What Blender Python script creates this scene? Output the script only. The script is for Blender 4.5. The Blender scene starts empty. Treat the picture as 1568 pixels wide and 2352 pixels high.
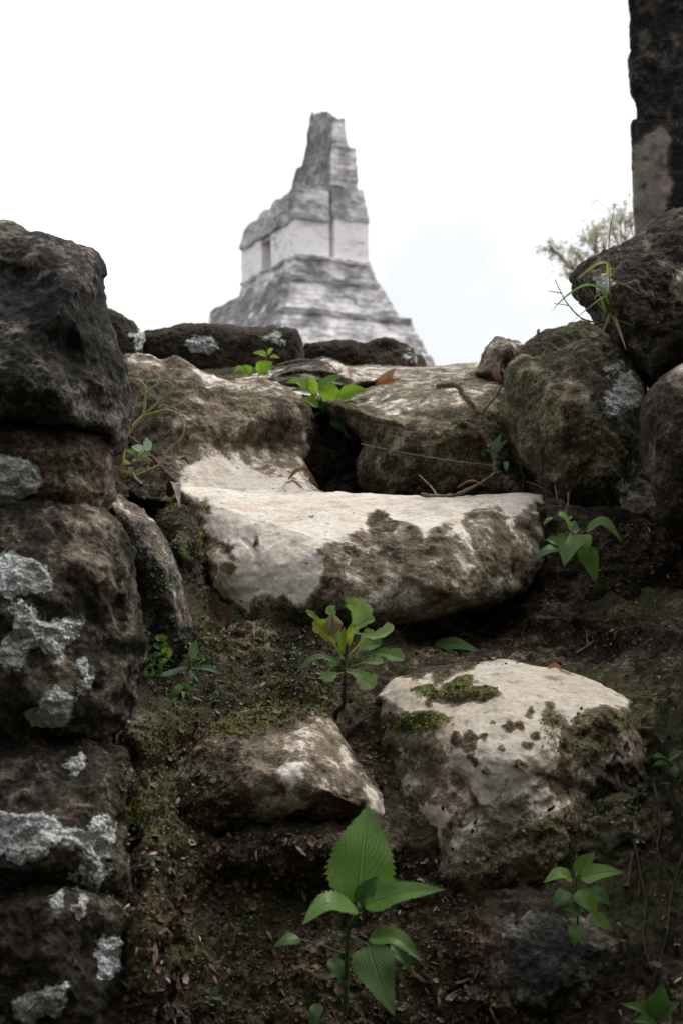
import bpy, math, random
import numpy as np
from mathutils import Vector, Matrix
R = math.radians
random.seed(7); rng = np.random.default_rng(7)
scene = bpy.context.scene
col = scene.collection

# ------------------------------------------------------------------ camera, sky, sun
F, CX, CY, PITCH, EYE = 3267.0, 784.0, 1176.0, R(3.5), 1.2
cam_d = bpy.data.cameras.new('camera'); cam = bpy.data.objects.new('camera', cam_d); col.objects.link(cam)
cam_d.sensor_fit = 'VERTICAL'; cam_d.sensor_height = 36; cam_d.sensor_width = 24; cam_d.lens = 50
cam_d.clip_start = 0.02; cam_d.clip_end = 2000
cam.location = (0, 0, EYE); cam.rotation_euler = (R(90) + PITCH, 0, 0)
cam_d.dof.use_dof = True; cam_d.dof.focus_distance = 1.58; cam_d.dof.aperture_fstop = 13.5
scene.camera = cam

SUN_EL, SUN_AZ = R(56), R(62)          # azimuth measured from +Y towards +X
w = bpy.data.worlds.new('World'); scene.world = w; w.use_nodes = True
nt = w.node_tree; nt.nodes.clear()
def wn(t, **k):
    n = nt.nodes.new(t)
    for a, b in k.items(): setattr(n, a, b)
    return n
sky = wn('ShaderNodeTexSky', sky_type='NISHITA', sun_disc=False, sun_elevation=SUN_EL, sun_rotation=SUN_AZ)
sky.air_density = 1.0; sky.dust_density = 3.0
tc = wn('ShaderNodeTexCoord'); nz = wn('ShaderNodeTexNoise'); nz.inputs['Scale'].default_value = 2.1
nz.inputs['Detail'].default_value = 7; nz.inputs['Roughness'].default_value = .55
nt.links.new(tc.outputs['Generated'], nz.inputs['Vector'])
rmp = wn('ShaderNodeMapRange'); rmp.inputs['From Min'].default_value = .36; rmp.inputs['From Max'].default_value = .60
rmp.inputs['To Min'].default_value = 0.; rmp.inputs['To Max'].default_value = 1.
nt.links.new(nz.outputs['Fac'], rmp.inputs['Value'])
cl_ = wn('ShaderNodeMix', data_type='RGBA'); cl_.inputs[6].default_value = (7.1, 7.2, 7.28, 1); cl_.inputs[7].default_value = (11.4, 11.4, 11.5, 1)
nt.links.new(rmp.outputs['Result'], cl_.inputs[0])
mx = wn('ShaderNodeMix', data_type='RGBA'); mx.inputs[0].default_value = .88
nt.links.new(sky.outputs['Color'], mx.inputs[6]); nt.links.new(cl_.outputs[2], mx.inputs[7])
bg = wn('ShaderNodeBackground'); bg.inputs['Strength'].default_value = 0.1
nt.links.new(mx.outputs[2], bg.inputs['Color'])
wo = wn('ShaderNodeOutputWorld'); nt.links.new(bg.outputs['Background'], wo.inputs['Surface'])

sl = bpy.data.lights.new('sun', 'SUN'); sl.energy = 1.5; sl.angle = R(16); sl.color = (1, .96, .9)
so = bpy.data.objects.new('sun', sl); col.objects.link(so)
sd = Vector((math.sin(SUN_AZ)*math.cos(SUN_EL), math.cos(SUN_AZ)*math.cos(SUN_EL), math.sin(SUN_EL)))
so.rotation_euler = sd.to_track_quat('Z', 'Y').to_euler(); so.location = (4, 6, 12)
vs = scene.view_settings; vs.view_transform = 'Standard'; vs.look = 'None'; vs.exposure = 0.5; vs.gamma = 1
scene.cycles.max_bounces = 6; scene.cycles.use_denoising = True

# ------------------------------------------------------------------ helpers
def P(px, py, Y):
    """world point(s) at forward distance Y seen in the direction of photo pixel (1568 x 2352 frame)"""
    px, py, Y = np.broadcast_arrays(np.asarray(px, float), np.asarray(py, float), np.asarray(Y, float))
    xr = (px-CX)/F; zr = (CY-py)/F
    dy = math.cos(PITCH) - zr*math.sin(PITCH); dz = math.sin(PITCH) + zr*math.cos(PITCH)
    return np.stack([xr/dy*Y, Y, EYE + dz/dy*Y], -1)
def V(px, py, Y): return Vector(P(px, py, Y).tolist())

_p = np.random.default_rng(3).permutation(256); _perm = np.concatenate([_p, _p, _p])
_g = np.random.default_rng(4).normal(size=(256, 3)); _g /= np.linalg.norm(_g, axis=1)[:, None]
def perlin(q):
    i = np.floor(q).astype(int); f = q - i; u = f*f*f*(f*(f*6-15)+10); i &= 255
    out = 0
    for a in (0, 1):
        for b in (0, 1):
            for c in (0, 1):
                h = _perm[_perm[_perm[(i[:, 0]+a) & 255] + ((i[:, 1]+b) & 255)] + ((i[:, 2]+c) & 255)]
                g = _g[h]; d = f - np.array([a, b, c])
                wt = (u[:, 0] if a else 1-u[:, 0])*(u[:, 1] if b else 1-u[:, 1])*(u[:, 2] if c else 1-u[:, 2])
                out = out + wt*(g*d).sum(1)
    return out*1.5
def fbm(q, octs=4, gain=.5, ridged=False):
    s = 0; a = 1; n = 0
    for o in range(octs):
        v = perlin(q*2.03**o + 17.3*o)
        if ridged: v = .5-np.abs(v)*2
        s = s + a*v; n += a; a *= gain
    return s/n

def psdf(pts, poly):
    """signed distance to a polygon, positive inside"""
    poly = np.asarray(poly, float); a = poly; b = np.roll(poly, -1, 0)
    d = np.full(len(pts), 1e9); ins = np.zeros(len(pts), bool)
    for (x0, y0), (x1, y1) in zip(a, b):
        e = np.array([x1-x0, y1-y0]); w_ = pts - np.array([x0, y0])
        t = np.clip((w_ @ e)/max(e @ e, 1e-9), 0, 1)
        d = np.minimum(d, np.hypot(w_[:, 0]-t*e[0], w_[:, 1]-t*e[1]))
        if y0 != y1:
            c = (y0 > pts[:, 1]) != (y1 > pts[:, 1])
            ins ^= c & (pts[:, 0] < (x1-x0)*(pts[:, 1]-y0)/(y1-y0)+x0)
    return np.where(ins, d, -d)
def lsdf(pts, line):
    d = np.full(len(pts), 1e9)
    for (x0, y0), (x1, y1) in zip(line[:-1], line[1:]):
        e = np.array([x1-x0, y1-y0]); w_ = pts - np.array([x0, y0])
        t = np.clip((w_ @ e)/max(e @ e, 1e-9), 0, 1)
        d = np.minimum(d, np.hypot(w_[:, 0]-t*e[0], w_[:, 1]-t*e[1]))
    return d
def masks_for(pts, front, spec, width=26.):
    out = np.full(len(pts), -1.)
    for s in spec:
        poly, wt = s if isinstance(s, tuple) and isinstance(s[1], (int, float)) and isinstance(s[0], list) else (s, 1.)
        out = np.maximum(out, np.minimum(np.clip(psdf(pts, poly)/width, -1, 1), wt))
    return np.where(front, out, -1.)

def mesh_np(name, co, faces, mat, parent=None, smooth=True, attrs=None, origin=None):
    me = bpy.data.meshes.new(name)
    co = np.asarray(co, float)
    if origin is not None: co = co - np.asarray(origin)
    faces = np.asarray(faces)
    me.vertices.add(len(co)); me.vertices.foreach_set('co', co.astype(np.float32).ravel())
    nf, k = faces.shape
    me.loops.add(nf*k); me.loops.foreach_set('vertex_index', faces.astype(np.int32).ravel())
    me.polygons.add(nf); me.polygons.foreach_set('loop_start', np.arange(0, nf*k, k, dtype=np.int32))
    me.polygons.foreach_set('use_smooth', np.full(nf, smooth))
    me.update(calc_edges=True); me.validate()
    for n, v in (attrs or {}).items():
        if v.ndim == 1:
            a = me.attributes.new(n, 'FLOAT', 'POINT'); a.data.foreach_set('value', v.astype(np.float32))
        else:
            a = me.attributes.new(n, 'FLOAT_COLOR', 'POINT'); a.data.foreach_set('color', v.astype(np.float32).ravel())
    if mat: me.materials.append(mat)
    o = bpy.data.objects.new(name, me); col.objects.link(o)
    if origin is not None and parent is None: o.location = origin
    if parent: o.parent = parent
    return o
def tag(o, label=None, cat=None, group=None, kind=None):
    for k_, v_ in (('label', label), ('category', cat), ('group', group), ('kind', kind)):
        if v_: o[k_] = v_
    return o
def empty(name, loc, label, cat, group=None):
    o = bpy.data.objects.new(name, None); o.empty_display_size = .02; o.location = loc; col.objects.link(o)
    return tag(o, label, cat, group)
def vnormals(co, quads):
    t = np.concatenate([quads[:, [0, 1, 2]], quads[:, [0, 2, 3]]])
    n = np.cross(co[t[:, 1]]-co[t[:, 0]], co[t[:, 2]]-co[t[:, 0]])
    out = np.zeros_like(co)
    for i in range(3): np.add.at(out, t[:, i], n)
    return out/np.maximum(np.linalg.norm(out, axis=1), 1e-12)[:, None]

# ------------------------------------------------------------------ materials
class NG:
    def __init__(s, name):
        s.m = bpy.data.materials.new(name); s.m.use_nodes = True; s.t = s.m.node_tree; s.t.nodes.clear()
        s.out = s.n('ShaderNodeOutputMaterial')
    def n(s, t, **k):
        x = s.t.nodes.new(t)
        for a, b in k.items(): setattr(x, a, b)
        return x
    def l(s, a, b): s.t.links.new(a, b)
    def noise(s, vec, sc, det=5, rough=.6, dist=0):
        x = s.n('ShaderNodeTexNoise'); x.inputs['Scale'].default_value = sc; x.inputs['Detail'].default_value = det
        x.inputs['Roughness'].default_value = rough; x.inputs['Distortion'].default_value = dist
        s.l(vec, x.inputs['Vector']); return x.outputs['Fac']
    def ramp(s, fac, stops, interp='LINEAR'):
        x = s.n('ShaderNodeValToRGB'); cr = x.color_ramp; cr.interpolation = interp
        while len(cr.elements) < len(stops): cr.elements.new(.5)
        for e, (p, c) in zip(cr.elements, stops):
            e.position = p; e.color = (*c, 1) if len(c) == 3 else c
        s.l(fac, x.inputs['Fac']); return x.outputs['Color']
    def rng(s, v, a, b, c=0., d=1., smooth=True):
        x = s.n('ShaderNodeMapRange'); x.interpolation_type = 'SMOOTHSTEP' if smooth else 'LINEAR'
        for nme, val in (('From Min', a), ('From Max', b), ('To Min', c), ('To Max', d)): x.inputs[nme].default_value = val
        s.l(v, x.inputs['Value']); return x.outputs['Result']
    def math(s, op, a, b=None, c=None):
        x = s.n('ShaderNodeMath', operation=op)
        for i, v in enumerate((a, b, c)):
            if v is None: continue
            if isinstance(v, (int, float)): x.inputs[i].default_value = v
            else: s.l(v, x.inputs[i])
        return x.outputs[0]
    def mix(s, f, a, b, blend='MIX'):
        x = s.n('ShaderNodeMix', data_type='RGBA', blend_type=blend)
        for i, v in ((0, f), (6, a), (7, b)):
            if isinstance(v, (int, float)): x.inputs[i].default_value = v
            elif isinstance(v, tuple): x.inputs[i].default_value = (*v, 1)
            else: s.l(v, x.inputs[i])
        return x.outputs[2]
    def attr(s, n, out='Fac'):
        x = s.n('ShaderNodeAttribute', attribute_name=n); return x.outputs[out]
    def bump(s, h, strength, dist, prev=None):
        x = s.n('ShaderNodeBump'); x.inputs['Strength'].default_value = strength; x.inputs['Distance'].default_value = dist
        s.l(h, x.inputs['Height'])
        if prev is not None: s.l(prev, x.inputs['Normal'])
        return x.outputs['Normal']
    def bsdf(s, colr, rough=.9, spec=.15, normal=None):
        x = s.n('ShaderNodeBsdfPrincipled')
        if isinstance(colr, tuple): x.inputs['Base Color'].default_value = (*colr, 1)
        else: s.l(colr, x.inputs['Base Color'])
        if isinstance(rough, (int, float)): x.inputs['Roughness'].default_value = rough
        else: s.l(rough, x.inputs['Roughness'])
        x.inputs['Specular IOR Level'].default_value = spec
        if normal is not None: s.l(normal, x.inputs['Normal'])
        return x
    def done(s, sh): s.l(sh, s.out.inputs['Surface']); return s.m

def rock_mat(name, dark, mid, light, pale=((.44, .40, .35), (.66, .585, .50), (.72, .67, .60)), mott=.5, sc=1., green=.12):
    """weathered limestone: dark algae crust, bare pale stone, lichen, moss and soil, all from stored masks broken up by noise"""
    g = NG(name); vec = g.n('ShaderNodeTexCoord').outputs['Object']
    n1 = g.noise(vec, 14*sc, 9, .68, .3); n2 = g.noise(vec, 55*sc, 6, .65); n3 = g.noise(vec, 240*sc, 4, .7)
    n4 = g.noise(vec, 5*sc, 4, .55)
    t = g.math('ADD', g.math('MULTIPLY', n1, .5), g.math('ADD', g.math('MULTIPLY', n2, .28), g.math('MULTIPLY', n3, .22)))
    base = g.ramp(t, [(.40, dark), (.49, tuple(.45*a+.55*b for a, b in zip(mid, dark))), (.53, mid), (.58, tuple(.5*(a+b) for a, b in zip(mid, light))), (.64, light)])
    tint = g.rng(n4, .42, .62)
    base = g.mix(g.math('MULTIPLY', tint, green), base, (.075, .085, .03))
    fine = g.ramp(n3, [(.36, (.45, .45, .45)), (.5, (1, 1, 1)), (.64, (1.6, 1.6, 1.6))])
    base = g.mix(.7, base, fine, 'MULTIPLY')
    # bare limestone
    pc = g.ramp(g.math('ADD', g.math('MULTIPLY', n1, .6), g.math('MULTIPLY', n2, .4)), [(.36, pale[0]), (.48, pale[1]), (.6, pale[2])])
    pc = g.mix(g.math('MULTIPLY', g.rng(g.noise(vec, 22*sc, 5, .6, .5), .53, .66), .45), pc, (.52, .37, .25))
    pc = g.mix(g.math('MULTIPLY', g.rng(g.noise(vec, 30*sc, 6, .7), .55, .68), .55), pc, (.30, .31, .31))
    pc = g.mix(g.math('MULTIPLY', g.rng(g.noise(vec, 75*sc, 5, .7), .56, .66), .5), pc, tuple(.52*v for v in pale[0]))
    pc = g.mix(g.math('MULTIPLY', g.rng(n4, .5, .64), .4), pc, tuple(.72*v for v in pale[0]))
    pc = g.mix(.3, pc, fine, 'MULTIPLY')
    pits = g.rng(g.noise(vec, 110*sc, 2, .5), .69, .73)
    pc = g.mix(g.math('MULTIPLY', pits, .8), pc, (.07, .06, .05))
    nb = g.math('ADD', g.math('MULTIPLY', n1, 1.5), g.math('MULTIPLY', n2, 1.3)); nb = g.math('ADD', nb, g.math('MULTIPLY', n3, .5)); nb = g.math('SUBTRACT', nb, 1.65)
    pm = g.rng(g.math('ADD', g.attr('pale'), nb), -.10, .17)
    pm2 = g.rng(g.math('ADD', g.attr('pale'), nb), -.50, .0)
    c = g.mix(g.math('MULTIPLY', pm2, .62), base, (.55*pale[1][0], .50*pale[1][1], .44*pale[1][2]))
    c = g.mix(pm, c, pc)
    # moss
    mn = g.math('SUBTRACT', g.math('ADD', g.math('MULTIPLY', n2, 1.5), g.math('MULTIPLY', n1, 1.3)), 1.4)
    mm = g.rng(g.math('ADD', g.attr('moss'), mn), -.1, .45)
    mc = g.ramp(n3, [(.34, (.018, .022, .006)), (.5, (.085, .10, .014)), (.66, (.20, .23, .035))])
    c = g.mix(g.math('MULTIPLY', mm, .9), c, mc)
    # grey crustose lichen
    ln = g.math('SUBTRACT', g.math('ADD', g.math('MULTIPLY', g.noise(vec, 85*sc, 6, .7), 3.4), g.math('MULTIPLY', n3, 1.6)), 2.2)
    lm = g.rng(g.math('ADD', g.attr('lichen'), ln), -.05, .14)
    lf = g.n('ShaderNodeTexVoronoi'); lf.inputs['Scale'].default_value = 330*sc; g.l(vec, lf.inputs['Vector'])
    lc = g.ramp(g.math('ADD', g.math('MULTIPLY', lf.outputs['Distance'], .7), g.math('MULTIPLY', n3, .5)), [(.25, (.90, .92, .91)), (.55, (.74, .77, .76)), (.8, (.36, .37, .36))])
    lc = g.mix(g.math('MULTIPLY', g.rng(n1, .42, .6), .55), lc, (.52, .53, .45))
    lc = g.mix(g.math('MULTIPLY', g.rng(n2, .52, .66), .4), lc, (.28, .285, .27))
    c = g.mix(lm, c, lc)
    # relief
    h = g.math('ADD', g.math('MULTIPLY', n2, .55), g.math('MULTIPLY', n3, .45))
    h = g.math('SUBTRACT', h, g.math('MULTIPLY', pm, .25)) if False else h
    nr = g.bump(h, .85, .012/sc)
    nr = g.bump(g.math('MULTIPLY', lm, g.math('SUBTRACT', 1.2, lf.outputs['Distance'])), .8, .004/sc, nr)
    smooth = g.bump(g.math('ADD', g.math('MULTIPLY', n3, .35), g.math('MULTIPLY', n2, .6)), .45, .004/sc)
    mixn = g.n('ShaderNodeMix', data_type='VECTOR'); g.l(pm, mixn.inputs[0]); g.l(nr, mixn.inputs[4]); g.l(smooth, mixn.inputs[5])
    b = g.bsdf(c, .88, .18, mixn.outputs[1])
    return g.done(b.outputs[0])

M = {}
M['black_rock'] = rock_mat('black_rock', (.014, .012, .011), (.046, .040, .037), (.22, .20, .185), green=.06)
M['brown_rock'] = rock_mat('brown_rock', (.020, .014, .008), (.092, .066, .043), (.34, .26, .185))
M['olive_rock'] = rock_mat('olive_rock', (.028, .024, .014), (.130, .112, .070), (.36, .31, .215), green=.3)
M['white_rock'] = rock_mat('white_rock', (.026, .021, .012), (.125, .100, .065), (.38, .31, .22), green=.32)
M['pale_block'] = rock_mat('pale_block', (.026, .021, .012), (.125, .098, .062), (.38, .30, .21), pale=((.30, .26, .21), (.47, .41, .335), (.56, .51, .435)), green=.3)
M['umber_rock'] = rock_mat('umber_rock', (.012, .010, .008), (.056, .044, .033), (.24, .20, .16), green=.12)
M['soil_dark'] = rock_mat('soil_dark', (.007, .0055, .004), (.030, .023, .015), (.14, .11, .08), green=.25)  # darker soil with part of the right bank's shade put into its colour
M['tan_rock'] = rock_mat('tan_rock', (.032, .025, .016), (.145, .115, .080), (.42, .345, .26), green=.15)
M['grey_rock'] = rock_mat('grey_rock', (.02, .019, .018), (.085, .078, .068), (.30, .28, .25), green=.1)
M['soil'] = rock_mat('soil', (.013, .0095, .006), (.054, .040, .026), (.29, .22, .155), green=.42)
M['far_rock'] = rock_mat('far_rock', (.018, .014, .010), (.055, .040, .028), (.13, .10, .075), sc=.6)

# ------------------------------------------------------------------ stones
def spot(x, y, r, sy=1.): return [(x+r*math.cos(a)*(1+.25*math.sin(3*a+x)), y+sy*r*math.sin(a)*(1+.2*math.cos(2*a+y))) for a in np.linspace(0, 2*math.pi, 11)[:-1]]
def stone(name, label, outline, Y, T=.1, Tb=.16, k=2.4, gx=0, gy=0, center=None, bumps=(), grooves=(), pale=(), lichen=(), moss=(), holes=(),
          amp=1., mat='brown_rock', nth=380, nr=110, seed=0, group='stones of the ruined stair', cat='stone', parent=None, nscale=1., kind=None):
    ol = np.array([(*p, 0.) if len(p) == 2 else p for p in outline], float)
    nxt = np.roll(ol, -1, 0); seg = np.hypot(*(nxt-ol)[:, :2].T); cum = np.concatenate([[0], np.cumsum(seg)])
    tt = np.linspace(0, cum[-1], nth, endpoint=False); idx = np.clip(np.searchsorted(cum, tt, side='right')-1, 0, len(ol)-1)
    fr = ((tt-cum[idx])/seg[idx])[:, None]; rim = ol[idx]*(1-fr)+nxt[idx]*fr
    for _ in range(2): rim = .25*np.roll(rim, 1, 0)+.5*rim+.25*np.roll(rim, -1, 0)
    c = np.array(center if center else (rim[:, 0].mean(), rim[:, 1].mean()), float)
    t = np.linspace(0, 1, nr+1)[1:]
    sf = .55*np.sin(t*math.pi/2)+.45*t; nb = nr//3
    tb = np.linspace(1, 0, nb+1)[1:-1]; sb = np.sin(tb*math.pi/2)
    pts, Ys, front = [c[None]], [np.array([Y-T])], [np.array([True])]
    for s in sf:
        q = c+(rim[:, :2]-c)*s; b = (1-s**k)**(1/k) if s < 1 else 0
        pts.append(q); Ys.append(Y+rim[:, 2]*s**1.6 - T*b); front.append(np.full(nth, True))
    rimY = Y+rim[:, 2]
    for s in sb:
        q = c+(rim[:, :2]-c)*s; b = (1-s**k)**(1/k)
        pts.append(q); Ys.append(Y+rim[:, 2]*s**1.6 + Tb*b); front.append(np.full(nth, False))
    pts.append(c[None]); Ys.append(np.array([Y+Tb])); front.append(np.array([False]))
    S = np.concatenate([[0], np.repeat(sf, nth), np.repeat(sb, nth), [0]])
    pts = np.concatenate(pts); Ys = np.concatenate(Ys); front = np.concatenate(front)
    Ys = Ys + gx*(pts[:, 0]-c[0])/1000 + gy*(c[1]-pts[:, 1])/1000
    fw = np.where(front, 1-S**5, 0)
    for (bx, by, r, a) in bumps:
        Ys = Ys - fw*a*np.exp(-((pts[:, 0]-bx)**2+(pts[:, 1]-by)**2)/(2*r*r))
    for (line, wd, a) in grooves:
        Ys = Ys + fw*a*np.exp(-lsdf(pts, line)**2/(2*wd*wd))
    co = P(pts[:, 0], pts[:, 1], Ys)
    bk = ~front                                        # the hidden back keeps its real width instead of spreading along the view rays
    flat = P(pts[:, 0], pts[:, 1], np.full(len(pts), Y)); dep = Ys[bk]-Y
    co[bk, 0] = flat[bk, 0]+dep*(c[0]-CX)/F; co[bk, 2] = flat[bk, 2]+dep*(math.tan(PITCH)+(CY-c[1])/F)
    rings = nr+nb-1
    a0 = 1+np.arange(rings-1)[:, None]*nth; j = np.arange(nth)[None]; jn = (j+1) % nth
    quads = np.stack([a0+j, a0+nth+j, a0+nth+jn, a0+jn], -1).reshape(-1, 4)
    jj = np.arange(nth); j2 = (jj+1) % nth; last = 1+(rings-1)*nth; end = last+nth
    capf = np.stack([np.zeros(nth, int), jj[:]+1, j2+1, j2+1], -1)
    nn = vnormals(co, quads)
    cen = co.mean(0)
    if ((co-cen)*nn).sum() < 0: nn = -nn; flip = True
    else: flip = False
    q = co*(1/nscale)+seed*3.7
    d = fbm(q*9, 3)*.013 + fbm(q*24, 3, ridged=True)*.0058 + np.minimum(fbm(q*52+9, 2), .10)*.0055 + fbm(q*110, 2)*.0018
    d = d*amp*nscale
    pm = masks_for(pts, front, pale) if len(pale) else np.full(len(pts), -1.)
    for hp in holes: pm = np.minimum(pm, np.where(front, -psdf(pts, hp)/12.-.12, pm))
    if len(pale):                                      # bare stone is worn smoother and stands a touch proud of the crust
        wsm = np.clip(pm+.6, 0, 1); d = d*(1-.62*wsm)
    lm = masks_for(pts, front, lichen, 18.) if len(lichen) else np.full(len(pts), -1.)
    if len(lichen): d = d + np.clip(lm+.1, 0, .4)*.008*(1+1.3*fbm(q*110, 3))
    mo = masks_for(pts, front, moss, 30.) if len(moss) else np.full(len(pts), -1.)
    if len(moss): d = d + np.clip(mo+.3, 0, .8)*.003*(1+fbm(q*120, 2))
    co = co+nn*d[:, None]
    # caps as triangle fans kept as degenerate-free quads: build as triangles in a second call
    tris = np.concatenate([np.stack([np.zeros(nth, int), 1+jj, 1+j2], -1), np.stack([np.full(nth, end), last+j2, last+jj], -1),
                           quads[:, [0, 1, 2]], quads[:, [0, 2, 3]]])
    if flip: tris = tris[:, ::-1]
    base = [co[:, 0].mean(), co[:, 1].mean(), co[:, 2].min()]
    if parent is not None: base = list(parent.location)
    o = mesh_np(name, co, tris, M[mat] if isinstance(mat, str) else mat, parent=parent, attrs={'pale': pm, 'lichen': lm, 'moss': mo}, origin=base)
    if parent is None: tag(o, label, cat, group, kind)
    return o


# ------------------------------------------------------------------ the stones of the stair and of its side walls
stone('boulder', 'big blackened boulder at the left edge, standing out against the white sky',
      [(-260, 560), (-100, 515), (0, 510), (35, 515), (60, 524), (95, 528), (140, 545), (175, 557), (207, 566), (222, 590), (240, 625), (243, 680),
       (252, 730), (268, 770), (285, 815), (297, 860), (300, 905), (299, 950), (290, 1000), (276, 1035), (262, 1048), (235, 1038), (200, 1015), (120, 1002), (40, 990), (-100, 990), (-260, 1000)],
      1.34, T=.12, k=3.2, gy=.12, mat='black_rock', seed=1, amp=.95, nr=130, nth=460,
      bumps=[(150, 690, 60, .045), (60, 640, 50, -.03), (195, 640, 28, .02), (215, 790, 35, .03), (170, 800, 30, -.02), (30, 850, 90, .04), (120, 930, 60, .02), (230, 950, 40, -.012), (100, 580, 40, .02)],
      grooves=[([(0, 985), (120, 990), (240, 1010)], 14, .045), ([(185, 590), (205, 700), (215, 800)], 10, .012)],
      pale=[([(0, 515), (40, 525), (90, 560), (60, 600), (0, 580)], -.4), ([(100, 555), (200, 575), (235, 650), (200, 700), (120, 640)], -.55), ([(-50, 600), (250, 620), (280, 950), (-50, 950)], -.95)])
stone('stone', 'brown wedge stone under the black boulder with one large grey lichen crust',
      [(-260, 940), (0, 955), (120, 965), (230, 990), (264, 1020), (268, 1060), (262, 1100), (264, 1140), (240, 1175), (150, 1180), (60, 1200), (-50, 1215), (-260, 1220)],
      1.27, T=.08, k=2.6, mat='brown_rock', seed=2, moss=[([(120, 1040), (260, 1030), (255, 1130), (150, 1120)], -.2)],
      pale=[([(150, 1080), (262, 1060), (262, 1150), (200, 1160)], -.35)],
      lichen=[[(-60, 1050), (30, 1046), (70, 1063), (92, 1098), (88, 1122), (70, 1140), (40, 1160), (0, 1190), (-60, 1200)]])
stone('boulder', 'rounded brown boulder low on the left with scattered white lichen rosettes',
      [(-260, 1180), (0, 1150), (100, 1138), (180, 1138), (235, 1158), (270, 1185), (300, 1240), (312, 1300), (325, 1380), (333, 1450), (332, 1530), (322, 1600), (295, 1660), (230, 1700), (100, 1700), (0, 1700), (-260, 1700)],
      1.22, T=.08, k=2.4, gy=.1, mat='umber_rock', seed=3, amp=1.25, nr=130, nth=460,
      bumps=[(60, 1400, 120, .02), (255, 1300, 30, .012), (215, 1450, 60, -.015)], grooves=[([(235, 1180), (262, 1290), (275, 1400)], 9, .014)],
      pale=[([(200, 1170), (300, 1250), (330, 1500), (250, 1640), (150, 1500), (120, 1260)], -.38), ([(60, 1500), (140, 1500), (200, 1560), (150, 1590), (80, 1570)], -.3)],
      moss=[([(150, 1640), (300, 1600), (270, 1690), (160, 1700)], -.25)],
      lichen=[[(-60, 1285), (0, 1285), (30, 1278), (75, 1290), (105, 1315), (122, 1335), (115, 1350), (85, 1355), (50, 1360), (20, 1372), (-60, 1370)],
              [(50, 1370), (70, 1395), (85, 1420), (130, 1430), (150, 1425), (188, 1432), (180, 1455), (165, 1475), (150, 1500), (130, 1510), (105, 1490), (95, 1470), (80, 1480), (60, 1500), (40, 1530), (20, 1535), (5, 1515), (-5, 1490), (10, 1465), (30, 1445), (35, 1415), (30, 1395)],
              [(58, 1645), (85, 1628), (100, 1598), (135, 1583), (167, 1600), (162, 1640), (140, 1662), (100, 1668), (75, 1670)],
              [(168, 1528), (197, 1518), (202, 1547), (185, 1560)], [(178, 1562), (217, 1553), (214, 1582), (188, 1592)]])
stone('stone', 'narrow grey slab tucked behind the lichen-spotted boulder, its flank covered in green scales',
      [(240, 1120), (290, 1140), (330, 1165), (360, 1200), (388, 1250), (410, 1300), (425, 1350), (438, 1400), (447, 1450), (440, 1490), (400, 1530), (330, 1540), (280, 1400), (250, 1250)],
      1.50, T=.07, k=2.2, mat='grey_rock', seed=4, moss=[([(320, 1300), (400, 1360), (420, 1480), (340, 1500)], -.45)],
      pale=[([(262, 1130), (340, 1160), (400, 1260), (445, 1430), (425, 1440), (380, 1300), (330, 1230), (270, 1160)], -.22)])
stone('stone', 'dark stone in the lower left corner with smeared white lichen',
      [(-260, 1600), (0, 1630), (150, 1660), (235, 1680), (290, 1715), (320, 1790), (296, 1850), (285, 1930), (300, 2000), (325, 2080), (330, 2150), (310, 2230), (345, 2352), (330, 2500), (-260, 2500)],
      1.13, T=.06, k=1.9, gy=.12, mat='umber_rock', seed=5, nr=130, nth=460, amp=1.25,
      bumps=[(120, 1900, 120, .02), (120, 2200, 110, .02)], grooves=[([(0, 2040), (120, 2030), (260, 2060)], 18, .02)],
      moss=[([(0, 1700), (230, 1690), (270, 1760), (180, 1860), (60, 1850)], -.3), ([(150, 1940), (200, 1980), (160, 2010)], -.05), ([(0, 2050), (250, 2100), (200, 2260), (0, 2280)], -.45)],
      pale=[([(0, 1780), (160, 1760), (230, 1860), (60, 1900)], -.45)],
      lichen=[[(-60, 1860), (0, 1862), (60, 1872), (120, 1880), (150, 1905), (190, 1910), (215, 1880), (240, 1873), (263, 1890), (256, 1930), (240, 1970), (215, 1985), (180, 1950), (150, 1935), (120, 1945), (90, 1975), (40, 1980), (10, 1965), (-60, 1930)],
              [(235, 2160), (255, 2148), (275, 2160), (291, 2180), (270, 2230), (245, 2250), (233, 2220)],
              [(28, 2300), (70, 2280), (120, 2268), (156, 2258), (152, 2300), (130, 2340), (100, 2335), (60, 2360), (28, 2350)],
              [(145, 1750), (187, 1733), (192, 1762), (163, 1774)], [(165, 2090), (192, 2078), (187, 2107)], [(122, 2060), (142, 2053), (142, 2082), (126, 2087)],
              ([(170, 1985), (230, 1990), (200, 2060), (150, 2050)], -.35)])
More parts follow.
